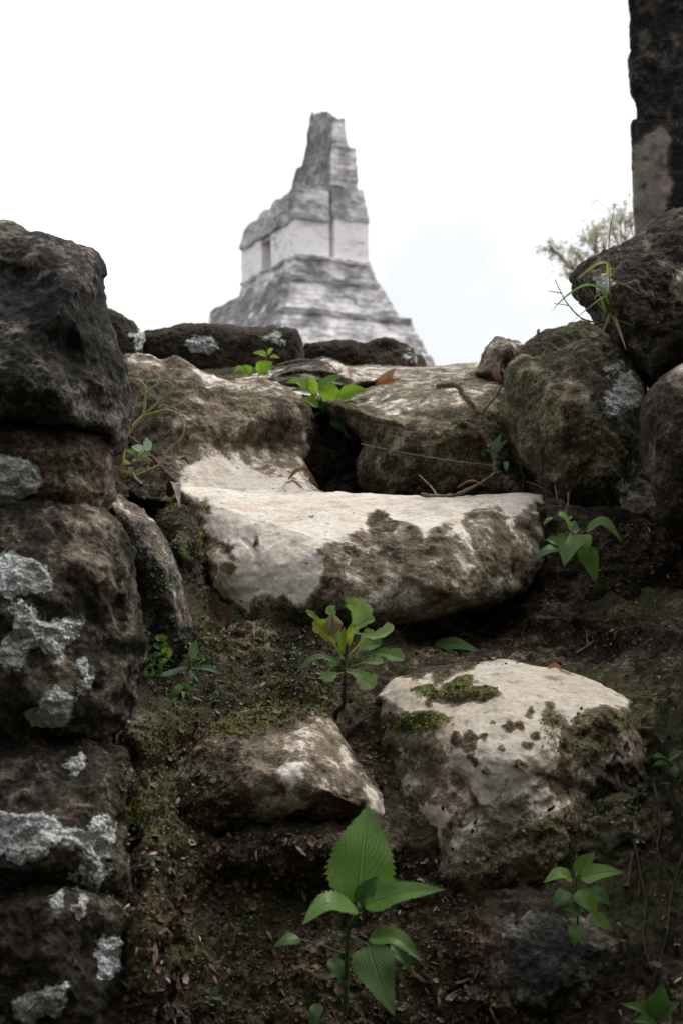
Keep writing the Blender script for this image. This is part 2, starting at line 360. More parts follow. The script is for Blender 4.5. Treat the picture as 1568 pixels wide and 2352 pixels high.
stone('worn_step', 'broad worn step of bare cream limestone across the middle of the stair',
      [(402, 1122, .05), (440, 1117, .08), (480, 1117, .1), (560, 1127, .1), (660, 1134, .1), (780, 1132, .1), (880, 1135, .1), (960, 1138, .1), (1040, 1143, .1), (1130, 1138, .1), (1190, 1131, .1), (1250, 1135, .1),
       (1262, 1180, .05), (1252, 1280, .05), (1200, 1360, .04), (1100, 1392), (1000, 1412), (900, 1428), (840, 1450), (760, 1475, .03), (680, 1480, .03), (600, 1470, .03), (540, 1440, .03), (500, 1390, .02), (465, 1330), (445, 1270), (425, 1210, .02), (410, 1160, .03)],
      1.745, T=.11, k=2.3, gy=.42, mat='white_rock', seed=6, nth=560, nr=150, amp=.95, center=(810, 1270),
      bumps=[(720, 1270, 90, .012), (1000, 1290, 60, .02), (1130, 1280, 70, .012), (850, 1330, 50, -.012), (900, 1190, 60, -.008)],
      grooves=[([(560, 1240), (590, 1270), (590, 1300)], 4, .006)],
      pale=[([(380, 1090), (400, 1130), (420, 1140), (445, 1150), (470, 1148), (485, 1165), (455, 1175), (470, 1195), (450, 1212), (480, 1225), (520, 1240), (530, 1262), (545, 1285), (545, 1295), (500, 1262), (475, 1268), (465, 1275), (490, 1290), (500, 1300), (490, 1330), (485, 1345), (500, 1372), (540, 1385), (575, 1402), (582, 1365), (620, 1360), (640, 1375), (655, 1360), (668, 1387), (705, 1392), (715, 1365), (740, 1345), (744, 1310), (735, 1280), (725, 1265), (760, 1250), (800, 1235), (830, 1215), (850, 1235), (840, 1180), (870, 1175), (900, 1185), (930, 1200), (960, 1210), (975, 1250), (990, 1215), (1020, 1200), (1060, 1220), (1080, 1235), (1060, 1190), (1090, 1165), (1140, 1158), (1160, 1190), (1175, 1225), (1190, 1180), (1215, 1160), (1250, 1145), (1260, 1090)], .62),
            ([(740, 1230), (1100, 1150), (1250, 1150), (1220, 1350), (1000, 1410), (850, 1430), (740, 1360)], -.19), ([(900, 1290), (1010, 1280), (1020, 1340), (930, 1410), (860, 1400)], -.08)],
      holes=[spot(526, 1306, 16), spot(872, 1192, 26, .8), spot(895, 1205, 20), spot(470, 1168, 13), spot(590, 1245, 5, 2.5), spot(716, 1187, 6, .5), spot(800, 1262, 20)],
      moss=[([(455, 1160), (490, 1158), (485, 1180), (462, 1180)], .1), ([(505, 1290), (545, 1300), (530, 1322), (508, 1315)], .1), ([(430, 1180), (470, 1240), (480, 1340), (420, 1300)], -.1), ([(1100, 1160), (1150, 1150), (1150, 1190), (1110, 1190)], -.25)])
stone('stone', 'saddle-shaped stone above the worn step, sweeping down into a pale hollowed ledge',
      [(240, 830, .16), (290, 812, .2), (345, 813, .2), (365, 828, .2), (400, 820, .2), (440, 835, .18), (480, 862, .16), (530, 877, .16), (590, 876, .16), (640, 882, .14), (690, 905, .12), (718, 935, .12), (725, 980, .12), (712, 1020, .1), (700, 1060, .06), (718, 1110), (755, 1140, -.1), (690, 1155, -.16), (560, 1160, -.18), (400, 1160, -.18), (330, 1150, -.16), (262, 1120, -.1), (235, 1000, .05)],
      2.06, T=.07, k=2.6, mat='tan_rock', seed=7, nth=480, nr=130, center=(500, 1010), amp=1.1,
      bumps=[(420, 900, 60, .03), (560, 930, 60, .01), (620, 1060, 70, -.05), (350, 960, 50, .02), (560, 1100, 60, -.03)], grooves=[([(380, 835), (430, 890), (470, 920)], 8, .015), ([(330, 880), (390, 930)], 7, .012)],
      pale=[[(400, 1170), (410, 1085), (440, 1060), (500, 1042), (560, 1065), (620, 1095), (680, 1112), (740, 1132), (770, 1170)], ([(430, 1020), (560, 1020), (680, 1050), (730, 1120), (500, 1090), (410, 1075)], .0), ([(400, 960), (560, 960), (690, 1000), (720, 1090), (560, 1040), (420, 1040)], -.17),
            ([(430, 830), (560, 870), (660, 885), (700, 910), (600, 905), (480, 890)], .0), ([(300, 810), (360, 812), (380, 840), (300, 835)], -.05), ([(420, 860), (640, 900), (690, 960), (600, 1000), (470, 960)], -.3)],
      moss=[([(555, 880), (590, 885), (600, 960), (560, 950)], -.02), ([(270, 1090), (380, 1095), (410, 1125), (300, 1150)], .0), ([(290, 820), (370, 850), (340, 900), (290, 900)], -.2), ([(520, 1110), (620, 1120), (560, 1135), (430, 1118)], -.15)])
stone('stone', 'greenish rounded stone right of the dark hollow, with the dead twig lying on it',
      [(690, 905, .12), (740, 912, .12), (800, 903, .12), (850, 893, .12), (900, 880, .14), (980, 868, .15), (1060, 858, .16), (1110, 852, .16), (1160, 868, .12), (1185, 900, .05), (1190, 1000), (1205, 1110), (1190, 1160, -.03), (1000, 1165, -.04), (880, 1160, -.02), (838, 1120), (826, 1070), (842, 1020), (818, 990, .02), (780, 965, .05), (735, 945, .1)],
      2.12, T=.11, k=2.2, gy=.1, mat='olive_rock', seed=8, nth=440, nr=120, center=(1000, 1000), amp=.95,
      bumps=[(900, 1000, 60, .02), (1050, 960, 80, .02)],
      pale=[([(800, 905), (900, 885), (1060, 862), (1150, 880), (1050, 925), (930, 940), (850, 960)], -.12), ([(830, 960), (960, 940), (1000, 1080), (860, 1110)], -.42)],
      moss=[([(840, 890), (1000, 866), (1100, 855), (1100, 875), (960, 890)], -.1), ([(1080, 880), (1160, 900), (1160, 1000), (1100, 960)], -.3), ([(690, 905), (760, 915), (820, 975), (740, 950)], -.2)])
stone('top_slab', 'flat pale slab on the crest of the stair with thin moss',
      [(500, 880, -.2), (560, 866, 0), (620, 850, .3), (660, 838, .4), (720, 834, .45), (800, 838, .45), (880, 842, .45), (960, 844, .45), (1060, 836, .45), (1120, 830, .45), (1160, 850, .2), (1120, 885, -.2), (1000, 900, -.25), (800, 925, -.25), (640, 910, -.25)],
      2.5, T=.03, Tb=.12, k=2.2, mat='white_rock', seed=9, nscale=1., amp=.7,
      pale=[([(500, 860), (1150, 830), (1150, 900), (800, 925), (500, 890)], -.04)], moss=[([(880, 850), (1130, 840), (1120, 880), (960, 875)], -.08), ([(620, 855), (760, 850), (760, 885), (640, 885)], -.3)])
stone('stone', 'small dark-capped grey stone lying on the crest slab behind the leafy sprout',
      [(612, 872), (632, 852), (660, 844), (700, 836), (745, 827), (780, 830), (800, 843), (835, 856), (875, 868), (890, 876), (840, 890), (700, 893), (640, 888)],
      2.42, T=.05, k=2.2, gy=.8, mat='grey_rock', seed=10, nth=260, nr=60, pale=[([(740, 825), (800, 840), (870, 868), (800, 880)], -.02), ([(620, 850), (740, 840), (760, 860), (640, 870)], -.2)],
      moss=[([(690, 855), (740, 862), (720, 880), (660, 880)], -.1)], grooves=[([(640, 866), (700, 858), (760, 864), (800, 880)], 5, .02)])
stone('wall_block', 'leftmost dark block of the blurred wall, rising beside the black boulder',
      [(190, 745), (245, 712), (270, 720), (300, 735), (316, 752), (332, 772), (330, 810), (310, 860), (190, 860)], 3.1, T=.1, k=3, mat='far_rock', seed=11, nth=220, nr=60,
      lichen=[[(305, 765), (330, 762), (340, 785), (318, 800), (305, 787)]], group='blocks of the low wall behind the crest')
stone('wall_block', 'long brown block of the blurred wall with a white lichen blotch',
      [(300, 810), (320, 768), (350, 757), (410, 747), (470, 744), (520, 748), (580, 750), (640, 752), (680, 760), (692, 775), (698, 800), (705, 835), (712, 880), (600, 910), (400, 910), (300, 890)], 3.3, T=.12, k=4.5, mat='far_rock', seed=12, nth=320, nr=80,
      lichen=[[(428, 787), (450, 777), (490, 777), (498, 795), (480, 806), (440, 804)], ([(600, 770), (640, 765), (650, 785), (615, 785)], -.1)], group='blocks of the low wall behind the crest', gx=.1)
stone('wall_block', 'lower humped block of the blurred wall, in front of the temple foot',
      [(685, 810), (700, 788), (730, 785), (760, 783), (800, 781), (825, 788), (850, 790), (868, 780), (885, 774), (905, 778), (935, 795), (955, 810), (972, 828), (990, 870), (960, 900), (690, 900)], 3.45, T=.12, k=3.6, mat='far_rock', seed=13, nth=300, nr=70,
      bumps=[(890, 790, 30, -.05)], lichen=[([(935, 810), (955, 812), (950, 825), (935, 822)], -.1)], moss=[([(860, 770), (920, 775), (940, 795), (880, 788)], -.2)], group='blocks of the low wall behind the crest')
stone('stone', 'mossy ledge stone stepping up to the right under the grass tuft',
      [(1085, 860), (1103, 838), (1118, 800), (1140, 775), (1160, 778), (1190, 786), (1200, 795), (1230, 778), (1260, 765), (1300, 752), (1345, 733), (1370, 742), (1400, 760), (1440, 785), (1420, 850), (1200, 920), (1130, 900)],
      2.24, T=.08, k=2.2, gy=.3, mat='olive_rock', seed=14, nth=360, nr=90, amp=1.2, center=(1230, 840), bumps=[(1140, 800, 20, .03)], grooves=[([(1195, 790), (1170, 840)], 8, .02)],
      pale=[([(1090, 850), (1130, 790), (1200, 790), (1180, 850)], -.18)], moss=[([(1255, 782), (1300, 755), (1345, 733), (1360, 748), (1325, 778), (1285, 795), (1180, 830), (1200, 800)], .05)])
stone('boulder', 'rounded brown boulder on the right bearing a bright white lichen patch',
      [(1155, 860), (1165, 835), (1195, 812), (1225, 818), (1255, 815), (1285, 802), (1310, 785), (1340, 772), (1390, 768), (1430, 785), (1462, 820), (1480, 870), (1488, 930), (1485, 1000), (1478, 1060), (1455, 1110), (1430, 1150), (1395, 1180), (1330, 1175), (1270, 1135), (1220, 1090), (1190, 1050), (1170, 1010), (1158, 950), (1152, 900)],
      1.96, T=.14, k=2.5, gy=.15, mat='olive_rock', seed=15, nth=440, nr=120, amp=1.15, bumps=[(1310, 930, 45, .03), (1220, 950, 50, -.012), (1270, 850, 40, .02)], grooves=[([(1300, 800), (1290, 850)], 12, .02)],
      pale=[([(1160, 830), (1230, 815), (1330, 775), (1400, 780), (1330, 850), (1240, 860)], -.42), ([(1280, 880), (1340, 900), (1330, 1050), (1290, 1050)], -.36)],
      moss=[([(1200, 815), (1300, 800), (1280, 840), (1210, 850)], -.25), ([(1170, 900), (1280, 900), (1290, 1080), (1210, 1060)], -.45)],
      lichen=[[(1385, 948), (1390, 905), (1408, 902), (1413, 870), (1440, 853), (1462, 868), (1474, 900), (1466, 927), (1440, 937), (1415, 962), (1393, 962)], [(1413, 1120), (1435, 1103), (1443, 1130), (1425, 1150)], ([(1390, 850), (1420, 840), (1430, 860), (1400, 870)], -.15)])
stone('boulder', 'huge dark overhanging rock at the upper right under the stone pillar',
      [(1315, 638), (1330, 618), (1352, 600), (1385, 580), (1420, 555), (1460, 528), (1500, 502), (1540, 485), (1575, 468), (1750, 400), (1850, 700), (1750, 880), (1560, 880), (1520, 900), (1490, 905), (1455, 865), (1425, 805), (1395, 765), (1365, 742), (1362, 716), (1345, 696), (1328, 678)],
      2.02, T=.17, k=2.6, mat='umber_rock', seed=16, nth=460, nr=120, amp=1.2, gy=.2, center=(1540, 690), bumps=[(1480, 620, 60, .03), (1430, 700, 40, .02)],
      pale=[([(1480, 520), (1568, 475), (1580, 560), (1500, 600)], -.6), ([(1540, 650), (1580, 620), (1580, 700)], -.1)], moss=[([(1400, 720), (1568, 700), (1568, 840), (1460, 840)], -.35)],
      lichen=[[(1370, 645), (1395, 628), (1404, 650), (1396, 672), (1373, 674)]])
stone('stone', 'brown stone cut by the right edge of the photo, beside the lichen-patched boulder',
      [(1474, 960), (1488, 920), (1515, 880), (1545, 848), (1570, 830), (1750, 800), (1750, 1250), (1600, 1250), (1520, 1200), (1496, 1130), (1480, 1060)], 1.72, T=.1, k=2.4, mat='umber_rock', seed=17, nth=320, nr=90,
      pale=[([(1530, 850), (1580, 830), (1580, 900), (1545, 880)], -.08)])
stone('step_block', 'lower right step block with a pale worn top and moss in its hollows',
      [(866, 1600, .1), (900, 1565, .12), (960, 1540, .14), (1020, 1530, .15), (1090, 1522, .16), (1165, 1514, .16), (1230, 1526, .15), (1290, 1536, .14), (1350, 1556, .12), (1400, 1583, .08), (1447, 1612, .05), (1468, 1680, .04), (1490, 1750, .04), (1500, 1820, .05), (1488, 1880, .06), (1445, 1950, .0), (1390, 1995, -.04), (1300, 2030, -.07), (1180, 2075, -.09), (1080, 2080, -.1), (1020, 2045, -.09), (990, 1970, -.06), (950, 1890, -.02), (905, 1830, .02), (880, 1760, .05), (870, 1690, .06)],
      1.38, T=.1, k=2.2, mat='pale_block', seed=18, nth=560, nr=160, amp=1.05, center=(1180, 1760),
      bumps=[(1200, 1640, 50, .012), (1030, 1610, 50, -.014), (1420, 1660, 30, .015), (1330, 1700, 40, -.014), (960, 1670, 45, -.012), (1130, 1760, 50, .014), (1000, 1860, 25, .014), (930, 1770, 40, -.012)],
      grooves=[([(1040, 1780), (1090, 1850), (1060, 1900)], 8, .008)],
      pale=[([(866, 1590), (900, 1555), (930, 1555), (960, 1570), (985, 1556), (1000, 1578), (1060, 1548), (1090, 1538), (1110, 1510), (1165, 1495), (1230, 1510), (1300, 1520), (1360, 1540), (1415, 1580), (1445, 1610), (1430, 1625), (1390, 1615), (1350, 1625), (1320, 1640), (1310, 1660), (1290, 1640), (1270, 1605), (1255, 1610), (1240, 1640), (1260, 1700), (1280, 1720), (1265, 1745), (1230, 1740), (1200, 1720), (1215, 1760), (1180, 1780), (1160, 1790), (1140, 1840), (1110, 1850), (1090, 1830), (1080, 1790), (1045, 1770), (1035, 1720), (1000, 1690), (960, 1690), (900, 1700), (1000, 1680), (1040, 1650), (990, 1640), (930, 1650), (890, 1640), (866, 1640), (890, 1610)], .42),
            [(950, 1852), (970, 1842), (1020, 1848), (1037, 1880), (1020, 1905), (1000, 1932), (994, 1948), (983, 1920), (968, 1880)],
            ([(880, 1690), (1000, 1690), (1060, 1790), (1180, 1790), (1260, 1760), (1340, 1770), (1400, 1740), (1330, 1830), (1130, 1930), (1020, 2000), (950, 1850)], -.09), ([(1000, 1690), (1290, 1660), (1280, 1760), (1140, 1860), (1060, 1800)], .14), ([(1400, 1690), (1450, 1680), (1470, 1750), (1410, 1740)], -.05)],
      holes=[[(945, 1590), (985, 1575), (1005, 1588), (1060, 1560), (1085, 1558), (1082, 1583), (1140, 1588), (1155, 1603), (1110, 1614), (1050, 1620), (985, 1610)], spot(1078, 1712, 19, 1.6), spot(1168, 1668, 12), spot(1193, 1664, 11), spot(1217, 1636, 10), spot(1110, 1694, 8), spot(1050, 1700, 14), spot(1190, 1758, 16), spot(1150, 1720, 8), spot(1118, 1770, 10), spot(1090, 1752, 12), spot(1230, 1690, 9), spot(1210, 1715, 12), spot(985, 1618, 7), spot(1020, 1650, 6), spot(930, 1640, 12, .5), spot(1040, 1825, 9), spot(1130, 1660, 6)],
      moss=[([(935, 1590), (980, 1575), (1000, 1588), (1060, 1562), (1085, 1560), (1078, 1585), (1140, 1590), (1152, 1605), (1110, 1612), (1050, 1617), (980, 1607)], .25), ([(895, 1645), (960, 1638), (1020, 1640), (1032, 1655), (990, 1682), (905, 1682)], .3),
            ([(1240, 1640), (1262, 1608), (1285, 1650), (1330, 1648), (1370, 1632), (1430, 1645), (1440, 1700), (1400, 1740), (1330, 1740), (1280, 1735)], -.05), ([(860, 1600), (890, 1650), (930, 1760), (880, 1760)], -.2), ([(1400, 1820), (1490, 1800), (1480, 1900), (1420, 1940)], -.35)])
stone('stone', 'tan-patched stone at the lower left of the stair, moss on its top',
      [(280, 1800, .05), (340, 1745, .08), (420, 1680, .1), (490, 1650, .12), (560, 1632, .13), (640, 1630, .13), (700, 1628, .13), (742, 1648, .1), (774, 1690, .06), (803, 1730, .03), (832, 1762, .02), (862, 1800, .01), (882, 1840), (884, 1870), (866, 1893), (830, 1900), (760, 1905), (690, 1915), (640, 1935), (560, 1950), (450, 1960), (340, 1955), (280, 1890)],
      1.32, T=.1, k=2.2, mat='tan_rock', seed=19, nth=460, nr=130, amp=1.1, center=(630, 1790), bumps=[(740, 1740, 50, .012), (600, 1720, 50, -.012), (800, 1850, 30, .01), (470, 1800, 60, -.01)],
      grooves=[([(690, 1880), (730, 1840), (780, 1850), (840, 1880)], 7, .014), ([(640, 1900), (690, 1870)], 6, .014)],
      pale=[([(690, 1675), (730, 1665), (765, 1682), (792, 1722), (802, 1752), (830, 1800), (800, 1812), (770, 1802), (740, 1822), (700, 1862), (670, 1880), (662, 1830), (640, 1770), (660, 1710)], -.04), ([(828, 1775), (877, 1838), (884, 1872), (862, 1886), (842, 1825)], .25), ([(560, 1720), (680, 1690), (680, 1890), (600, 1900)], -.24), ([(330, 1800), (560, 1740), (600, 1900), (380, 1930)], -.5)],
      moss=[([(460, 1685), (540, 1645), (620, 1622), (660, 1645), (610, 1692), (520, 1700)], .08), ([(290, 1850), (340, 1840), (350, 1875), (300, 1885)], .2), ([(480, 1740), (510, 1730), (515, 1755), (490, 1760)], .05)])
stone('stone', 'weathered grey stone at the bottom right, half hidden by a small leafy plant',
      [(1120, 2130), (1180, 2090), (1260, 2082), (1330, 2078), (1390, 2088), (1440, 2112), (1476, 2147), (1470, 2195), (1452, 2260), (1402, 2320), (1330, 2348), (1240, 2350), (1150, 2340), (1105, 2260), (1108, 2190)],
      1.215, T=.065, k=1.9, gy=.2, mat='grey_rock', seed=20, nth=360, nr=100, amp=1.3, pale=[([(1290, 2085), (1400, 2090), (1470, 2150), (1440, 2180), (1330, 2170)], -.25), ([(1150, 2200), (1400, 2190), (1330, 2330), (1150, 2330)], -.42)])
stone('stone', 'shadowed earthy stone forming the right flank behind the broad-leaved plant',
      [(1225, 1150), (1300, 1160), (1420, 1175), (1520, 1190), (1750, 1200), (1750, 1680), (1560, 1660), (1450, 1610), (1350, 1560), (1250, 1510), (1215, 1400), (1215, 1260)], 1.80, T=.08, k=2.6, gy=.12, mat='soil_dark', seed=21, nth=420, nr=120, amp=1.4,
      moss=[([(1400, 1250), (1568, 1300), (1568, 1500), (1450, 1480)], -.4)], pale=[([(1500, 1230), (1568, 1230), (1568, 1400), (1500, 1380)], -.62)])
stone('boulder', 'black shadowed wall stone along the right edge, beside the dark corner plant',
      [(1535, 1700), (1580, 1560), (1620, 1300), (1800, 1150), (2250, 1150), (2300, 2700), (1700, 2700), (1590, 2560), (1562, 2380), (1545, 2200), (1552, 2000), (1530, 1850)], 1.26, T=.12, k=2.6, mat='soil_dark', seed=22, nth=360, nr=90, amp=1.3)  # mostly unseen boulder, added to keep light off the lower right

# ------------------------------------------------------------------ earth between and under the stones, and the ground to the horizon
def cr(xs, ys, x):
    """smooth monotone-ish interpolation"""
    xs = np.asarray(xs, float); ys = np.asarray(ys, float)
    m = np.gradient(ys, xs); i = np.clip(np.searchsorted(xs, x)-1, 0, len(xs)-2); h = xs[i+1]-xs[i]; t = (x-xs[i])/h
    return (2*t**3-3*t**2+1)*ys[i]+(t**3-2*t**2+t)*h*m[i]+(-2*t**3+3*t**2)*ys[i+1]+(t**3-t**2)*h*m[i+1]
nx_, ny_ = 620, 760
gx_, gy_ = np.meshgrid(np.linspace(-700, 2300, nx_), np.linspace(2800, 846, ny_))
pts = np.stack([gx_.ravel(), gy_.ravel()], -1)
rowY = cr([846, 900, 1000, 1130, 1290, 1400, 1440, 1500, 1640, 1760, 1950, 2150, 2352, 2800], [3.2, 2.62, 2.34, 2.2, 1.93, 1.685, 1.625, 1.565, 1.445, 1.375, 1.285, 1.215, 1.165, 1.06], pts[:, 1])
side = cr([-700, 0, 250, 480, 784, 1150, 1400, 1568, 2300], [-.45, -.12, -.06, -.02, 0, 0, -.02, -.08, -.5], pts[:, 0])
bankY = rowY + side*np.clip((pts[:, 1]-846)/200, 0, 1)
for (bx, by, rx, ry, a) in [(640, 1960, 260, 55, -.03), (330, 1850, 85, 130, -.09), (345, 2150, 90, 260, -.09), (330, 1680, 95, 85, -.12), (640, 1420, 200, 40, -.03), (1290, 2200, 260, 120, -.03), (690, 1925, 260, 60, -.035), (770, 1940, 120, 45, -.035), (1090, 1450, 190, 55, .13), (1340, 1500, 130, 70, .10), (1515, 1850, 75, 250, .09), (1230, 2000, 220, 60, .03), (425, 1225, 72, 150, -.36), (345, 1240, 50, 120, -.1), (1440, 2180, 60, 160, .03), (760, 1620, 60, 50, .03), (930, 2120, 90, 200, .02)]:
    bankY = bankY + a*np.exp(-((pts[:, 0]-bx)/rx)**2-((pts[:, 1]-by)/ry)**2)
lf_ = np.clip((335-pts[:, 0])/130, 0, 1); lf_ = lf_*lf_*(3-2*lf_)*np.clip((pts[:, 1]-960)/60, 0, 1)
bankY = bankY*(1-lf_)+np.minimum(bankY, 1.285-.11*np.clip((pts[:, 1]-1100)/900, 0, 1.3))*lf_
co = P(pts[:, 0], pts[:, 1], bankY)
ii = (np.arange(ny_-1)[:, None]*nx_+np.arange(nx_-1)[None]); quads = np.stack([ii, ii+1, ii+nx_+1, ii+nx_], -1).reshape(-1, 4)
nn = vnormals(co, quads)
co = co + nn*(fbm(co*8, 3)*.018+fbm(co*24+5, 3, ridged=True)*.011+fbm(co*60, 2)*.006+fbm(co*130, 2)*.003)[:, None]
fr_ = np.ones(len(pts), bool)
bm_moss = masks_for(pts, fr_, [([(330, 1560), (480, 1450), (760, 1470), (780, 1620), (600, 1600), (420, 1650)], -.08), ([(1400, 1250), (1568, 1300), (1568, 1560), (1420, 1520)], -.25), ([(290, 1690), (400, 1690), (340, 1900), (280, 1900)], -.1), ([(400, 1130), (470, 1160), (480, 1340), (430, 1330), (380, 1180)], .05), ([(600, 1600), (760, 1590), (760, 1650), (560, 1660), (460, 1690)], .0), ([(800, 1600), (900, 1600), (900, 1700), (820, 1690)], .0),
                               ([(330, 1600), (600, 1480), (700, 1600), (400, 1680)], -.4), ([(250, 1060), (420, 1080), (420, 1140), (270, 1150)], 0)], 30)
bm_pale = masks_for(pts, fr_, [([(300, 1680), (560, 1560), (700, 1500), (640, 1440), (480, 1420), (340, 1600)], -.5), ([(560, 1960), (900, 1950), (1100, 2150), (1000, 2352), (500, 2352)], -.58), ([(960, 1430), (1300, 1430), (1300, 1520), (1000, 1530), (940, 1500)], -.5)], 30)
bank = mesh_np('earth_bank', co, quads, M['soil'], attrs={'pale': bm_pale, 'moss': bm_moss, 'lichen': np.full(len(pts), -1.)})
tag(bank, kind='structure')

def ground_z(y): return np.interp(y, [-5, 1.15, 1.9, 2.6, 3.0], [.62, .72, .98, 1.28, 1.62])
gxs = np.concatenate([-np.geomspace(1.2, 900, 26)[::-1], np.linspace(-1, 1, 21), np.geomspace(1.2, 900, 26)])
gys = np.concatenate([-np.geomspace(3, 900, 22)[::-1], np.linspace(-2, 5, 60), np.geomspace(5.3, 1200, 34)])
X, Yg = np.meshgrid(gxs, gys); Z = ground_z(Yg); q = np.stack([X.ravel(), Yg.ravel(), Z.ravel()], -1)
q[:, 2] += fbm(q*1.2, 3)*.03
ii = (np.arange(len(gys)-1)[:, None]*len(gxs)+np.arange(len(gxs)-1)[None]); gq = np.stack([ii, ii+1, ii+len(gxs)+1, ii+len(gxs)], -1).reshape(-1, 4)
g = NG('ground_earth'); vec = g.n('ShaderNodeTexCoord').outputs['Object']
gc = g.ramp(g.noise(vec, 2.5, 8, .65), [(.35, (.03, .024, .016)), (.5, (.075, .06, .038)), (.62, (.06, .075, .025))])
M['ground'] = g.done(g.bsdf(gc, .95, .1, g.bump(g.noise(vec, 30, 6, .7), .6, .03)).outputs[0])
tag(mesh_np('ground', q, gq, M['ground']), kind='structure')

# ------------------------------------------------------------------ the temple, far behind, and the nearer pillar and tree
def temple_mat(name, ramp_stops, sc=1., streak=.5, cours=0.):
    g = NG(name); vec = g.n('ShaderNodeTexCoord').outputs['Object']
    mp = g.n('ShaderNodeMapping'); mp.inputs['Scale'].default_value = (.55, .55, 1.5); g.l(vec, mp.inputs['Vector'])
    n1 = g.noise(vec, .36*sc, 10, .72, .1); n2 = g.noise(mp.outputs[0], 1.25*sc, 7, .7)
    t = g.math('ADD', g.math('MULTIPLY', n1, .52), g.math('MULTIPLY', n2, .48))
    c = g.ramp(t, ramp_stops)
    sep = g.n('ShaderNodeSeparateXYZ'); g.l(vec, sep.inputs[0])
    z = g.math('ADD', g.math('MULTIPLY', sep.outputs[2], 2.1), g.math('MULTIPLY', g.noise(vec, .8, 3, .5), .8))
    crs = g.rng(g.math('ABSOLUTE', g.math('SUBTRACT', g.math('FRACT', z), .5)), .36, .5, 1., 1-cours)
    cm = g.n('ShaderNodeMix', data_type='RGBA', blend_type='MULTIPLY'); cm.inputs[0].default_value = 1
    g.l(c, cm.inputs[6]); comb = g.n('ShaderNodeCombineColor')
    for i in range(3): g.l(crs, comb.inputs[i])
    g.l(comb.outputs[0], cm.inputs[7])
    return g.done(g.bsdf(cm.outputs[2], .95, .05, g.bump(g.noise(vec, 3, 8, .7), .7, .3)).outputs[0])
M['temple_plaster'] = temple_mat('temple_plaster', [(.37, (.34, .32, .325)), (.43, (.66, .63, .635)), (.49, (.90, .87, .87)), (.60, (.95, .92, .92))])
M['temple_grey'] = temple_mat('temple_grey', [(.40, (.17, .168, .178)), (.48, (.33, .326, .34)), (.54, (.52, .505, .515)), (.60, (.87, .83, .825))], cours=.25)
M['temple_stone'] = temple_mat('temple_stone', [(.41, (.21, .206, .214)), (.47, (.43, .42, .428)), (.52, (.70, .67, .68)), (.58, (.93, .88, .87))], cours=.35)
M['temple_dark'] = temple_mat('temple_dark', [(.40, (.135, .132, .140)), (.50, (.24, .236, .248)), (.57, (.42, .42, .44)), (.63, (.8, .77, .77))], cours=.2)  # temple tones are lightened to stand in for haze

UA = R(25.6); Ud = np.array([math.cos(UA), math.sin(UA), 0]); Vd = np.array([-math.sin(UA), math.cos(UA), 0])
def zt(zx, zy): return 401.9+.4028*zx, 218.2+.4028*zy
def reach(C, d, px):
    """length along direction d from C until it is seen at column px"""
    k_ = (px-CX)/F; d0 = C[1]*math.cos(PITCH)+(C[2]-EYE)*math.sin(PITCH)
    return (k_*d0-C[0])/(d[0]-k_*d[1]*math.cos(PITCH))
def frustum(name, mat, bot, top, parent, n=26, amp=.22, seed=0, jag=0.):
    """bot/top = 4 corners each (near corner, right, far, left); rough masonry block"""
    bot = np.array(bot, float); top = np.array(top, float); cos, tris, off = [], [], 0
    quadsets = [(bot[0], bot[1], top[1], top[0]), (bot[1], bot[2], top[2], top[1]), (bot[2], bot[3], top[3], top[2]), (bot[3], bot[0], top[0], top[3]), (top[0], top[1], top[2], top[3]), (bot[3], bot[2], bot[1], bot[0])]
    for a, b, c, d in quadsets:
        s, t = np.meshgrid(np.linspace(0, 1, n), np.linspace(0, 1, n)); s = s.ravel()[:, None]; t = t.ravel()[:, None]
        cos.append((a*(1-s)+b*s)*(1-t)+(d*(1-s)+c*s)*t)
        ii = (np.arange(n-1)[:, None]*n+np.arange(n-1)[None]).ravel()+off; off += n*n
        tris += [np.stack([ii, ii+1, ii+n+1, ii+n], -1)]
    co = np.concatenate(cos)
    q = co*.5+seed*9.1
    co = co + np.stack([fbm(q, 3), fbm(q+31, 3), fbm(q+67, 3)*1.2], -1)*amp*1.6
    if jag:
        hi = co[:, 2] > top[:, 2].min()-.8
        co[hi, 2] += fbm(co[hi]*.9+seed, 2)*jag
    return mesh_np(name, co-np.array(parent.location), np.concatenate(tris), M[mat], parent=parent, smooth=False)
def block(name, mat, parent, cb, ct, Y, rb, rt, lb, lt, dY=0., extra_top=(0, 0, 0, 0), **k):
    """near corner seen at photo points cb (bottom) and ct (top); right and left ends given as photo columns"""
    Cb = P(*zt(*cb), Y); Ct = P(*zt(*ct), Y+dY)
    f_ = lambda C, r, l: (reach(C, Ud, zt(r, 0)[0]), reach(C, Vd, zt(l, 0)[0]))
    (lu, lv), (tu, tv) = f_(Cb, rb, lb), f_(Ct, rt, lt)
    B = [Cb, Cb+Ud*lu, Cb+Ud*lu+Vd*lv, Cb+Vd*lv]; T_ = [Ct, Ct+Ud*tu, Ct+Ud*tu+Vd*tv, Ct+Vd*tv]
    T_ = [t_+np.array([0, 0, e]) for t_, e in zip(T_, extra_top)]
    return frustum(name, mat, B, T_, parent, **k)
YT = 130.
tb = P(*zt(690, 905), YT)
temple = empty('temple', (float(tb[0]), float(tb[1])+8, 1.6), 'pale stone stepped temple with a tall roof comb rising behind the stair', 'temple')
block('roof_comb_crest', 'temple_dark', temple, (893, 300), (893, 122), YT+3.5, 990, 970, 732, 782, extra_top=(0, 0, 1.0, 2.0), seed=1, jag=.5, amp=.3)
block('roof_comb', 'temple_dark', temple, (890, 520), (891, 285), YT+2.6, 1042, 1026, 640, 690, seed=2, amp=.3)
block('roof_comb_face', 'temple_stone', temple, (897, 515), (897, 292), YT+2.3, 1038, 1024, 888, 890, seed=21, amp=.2)
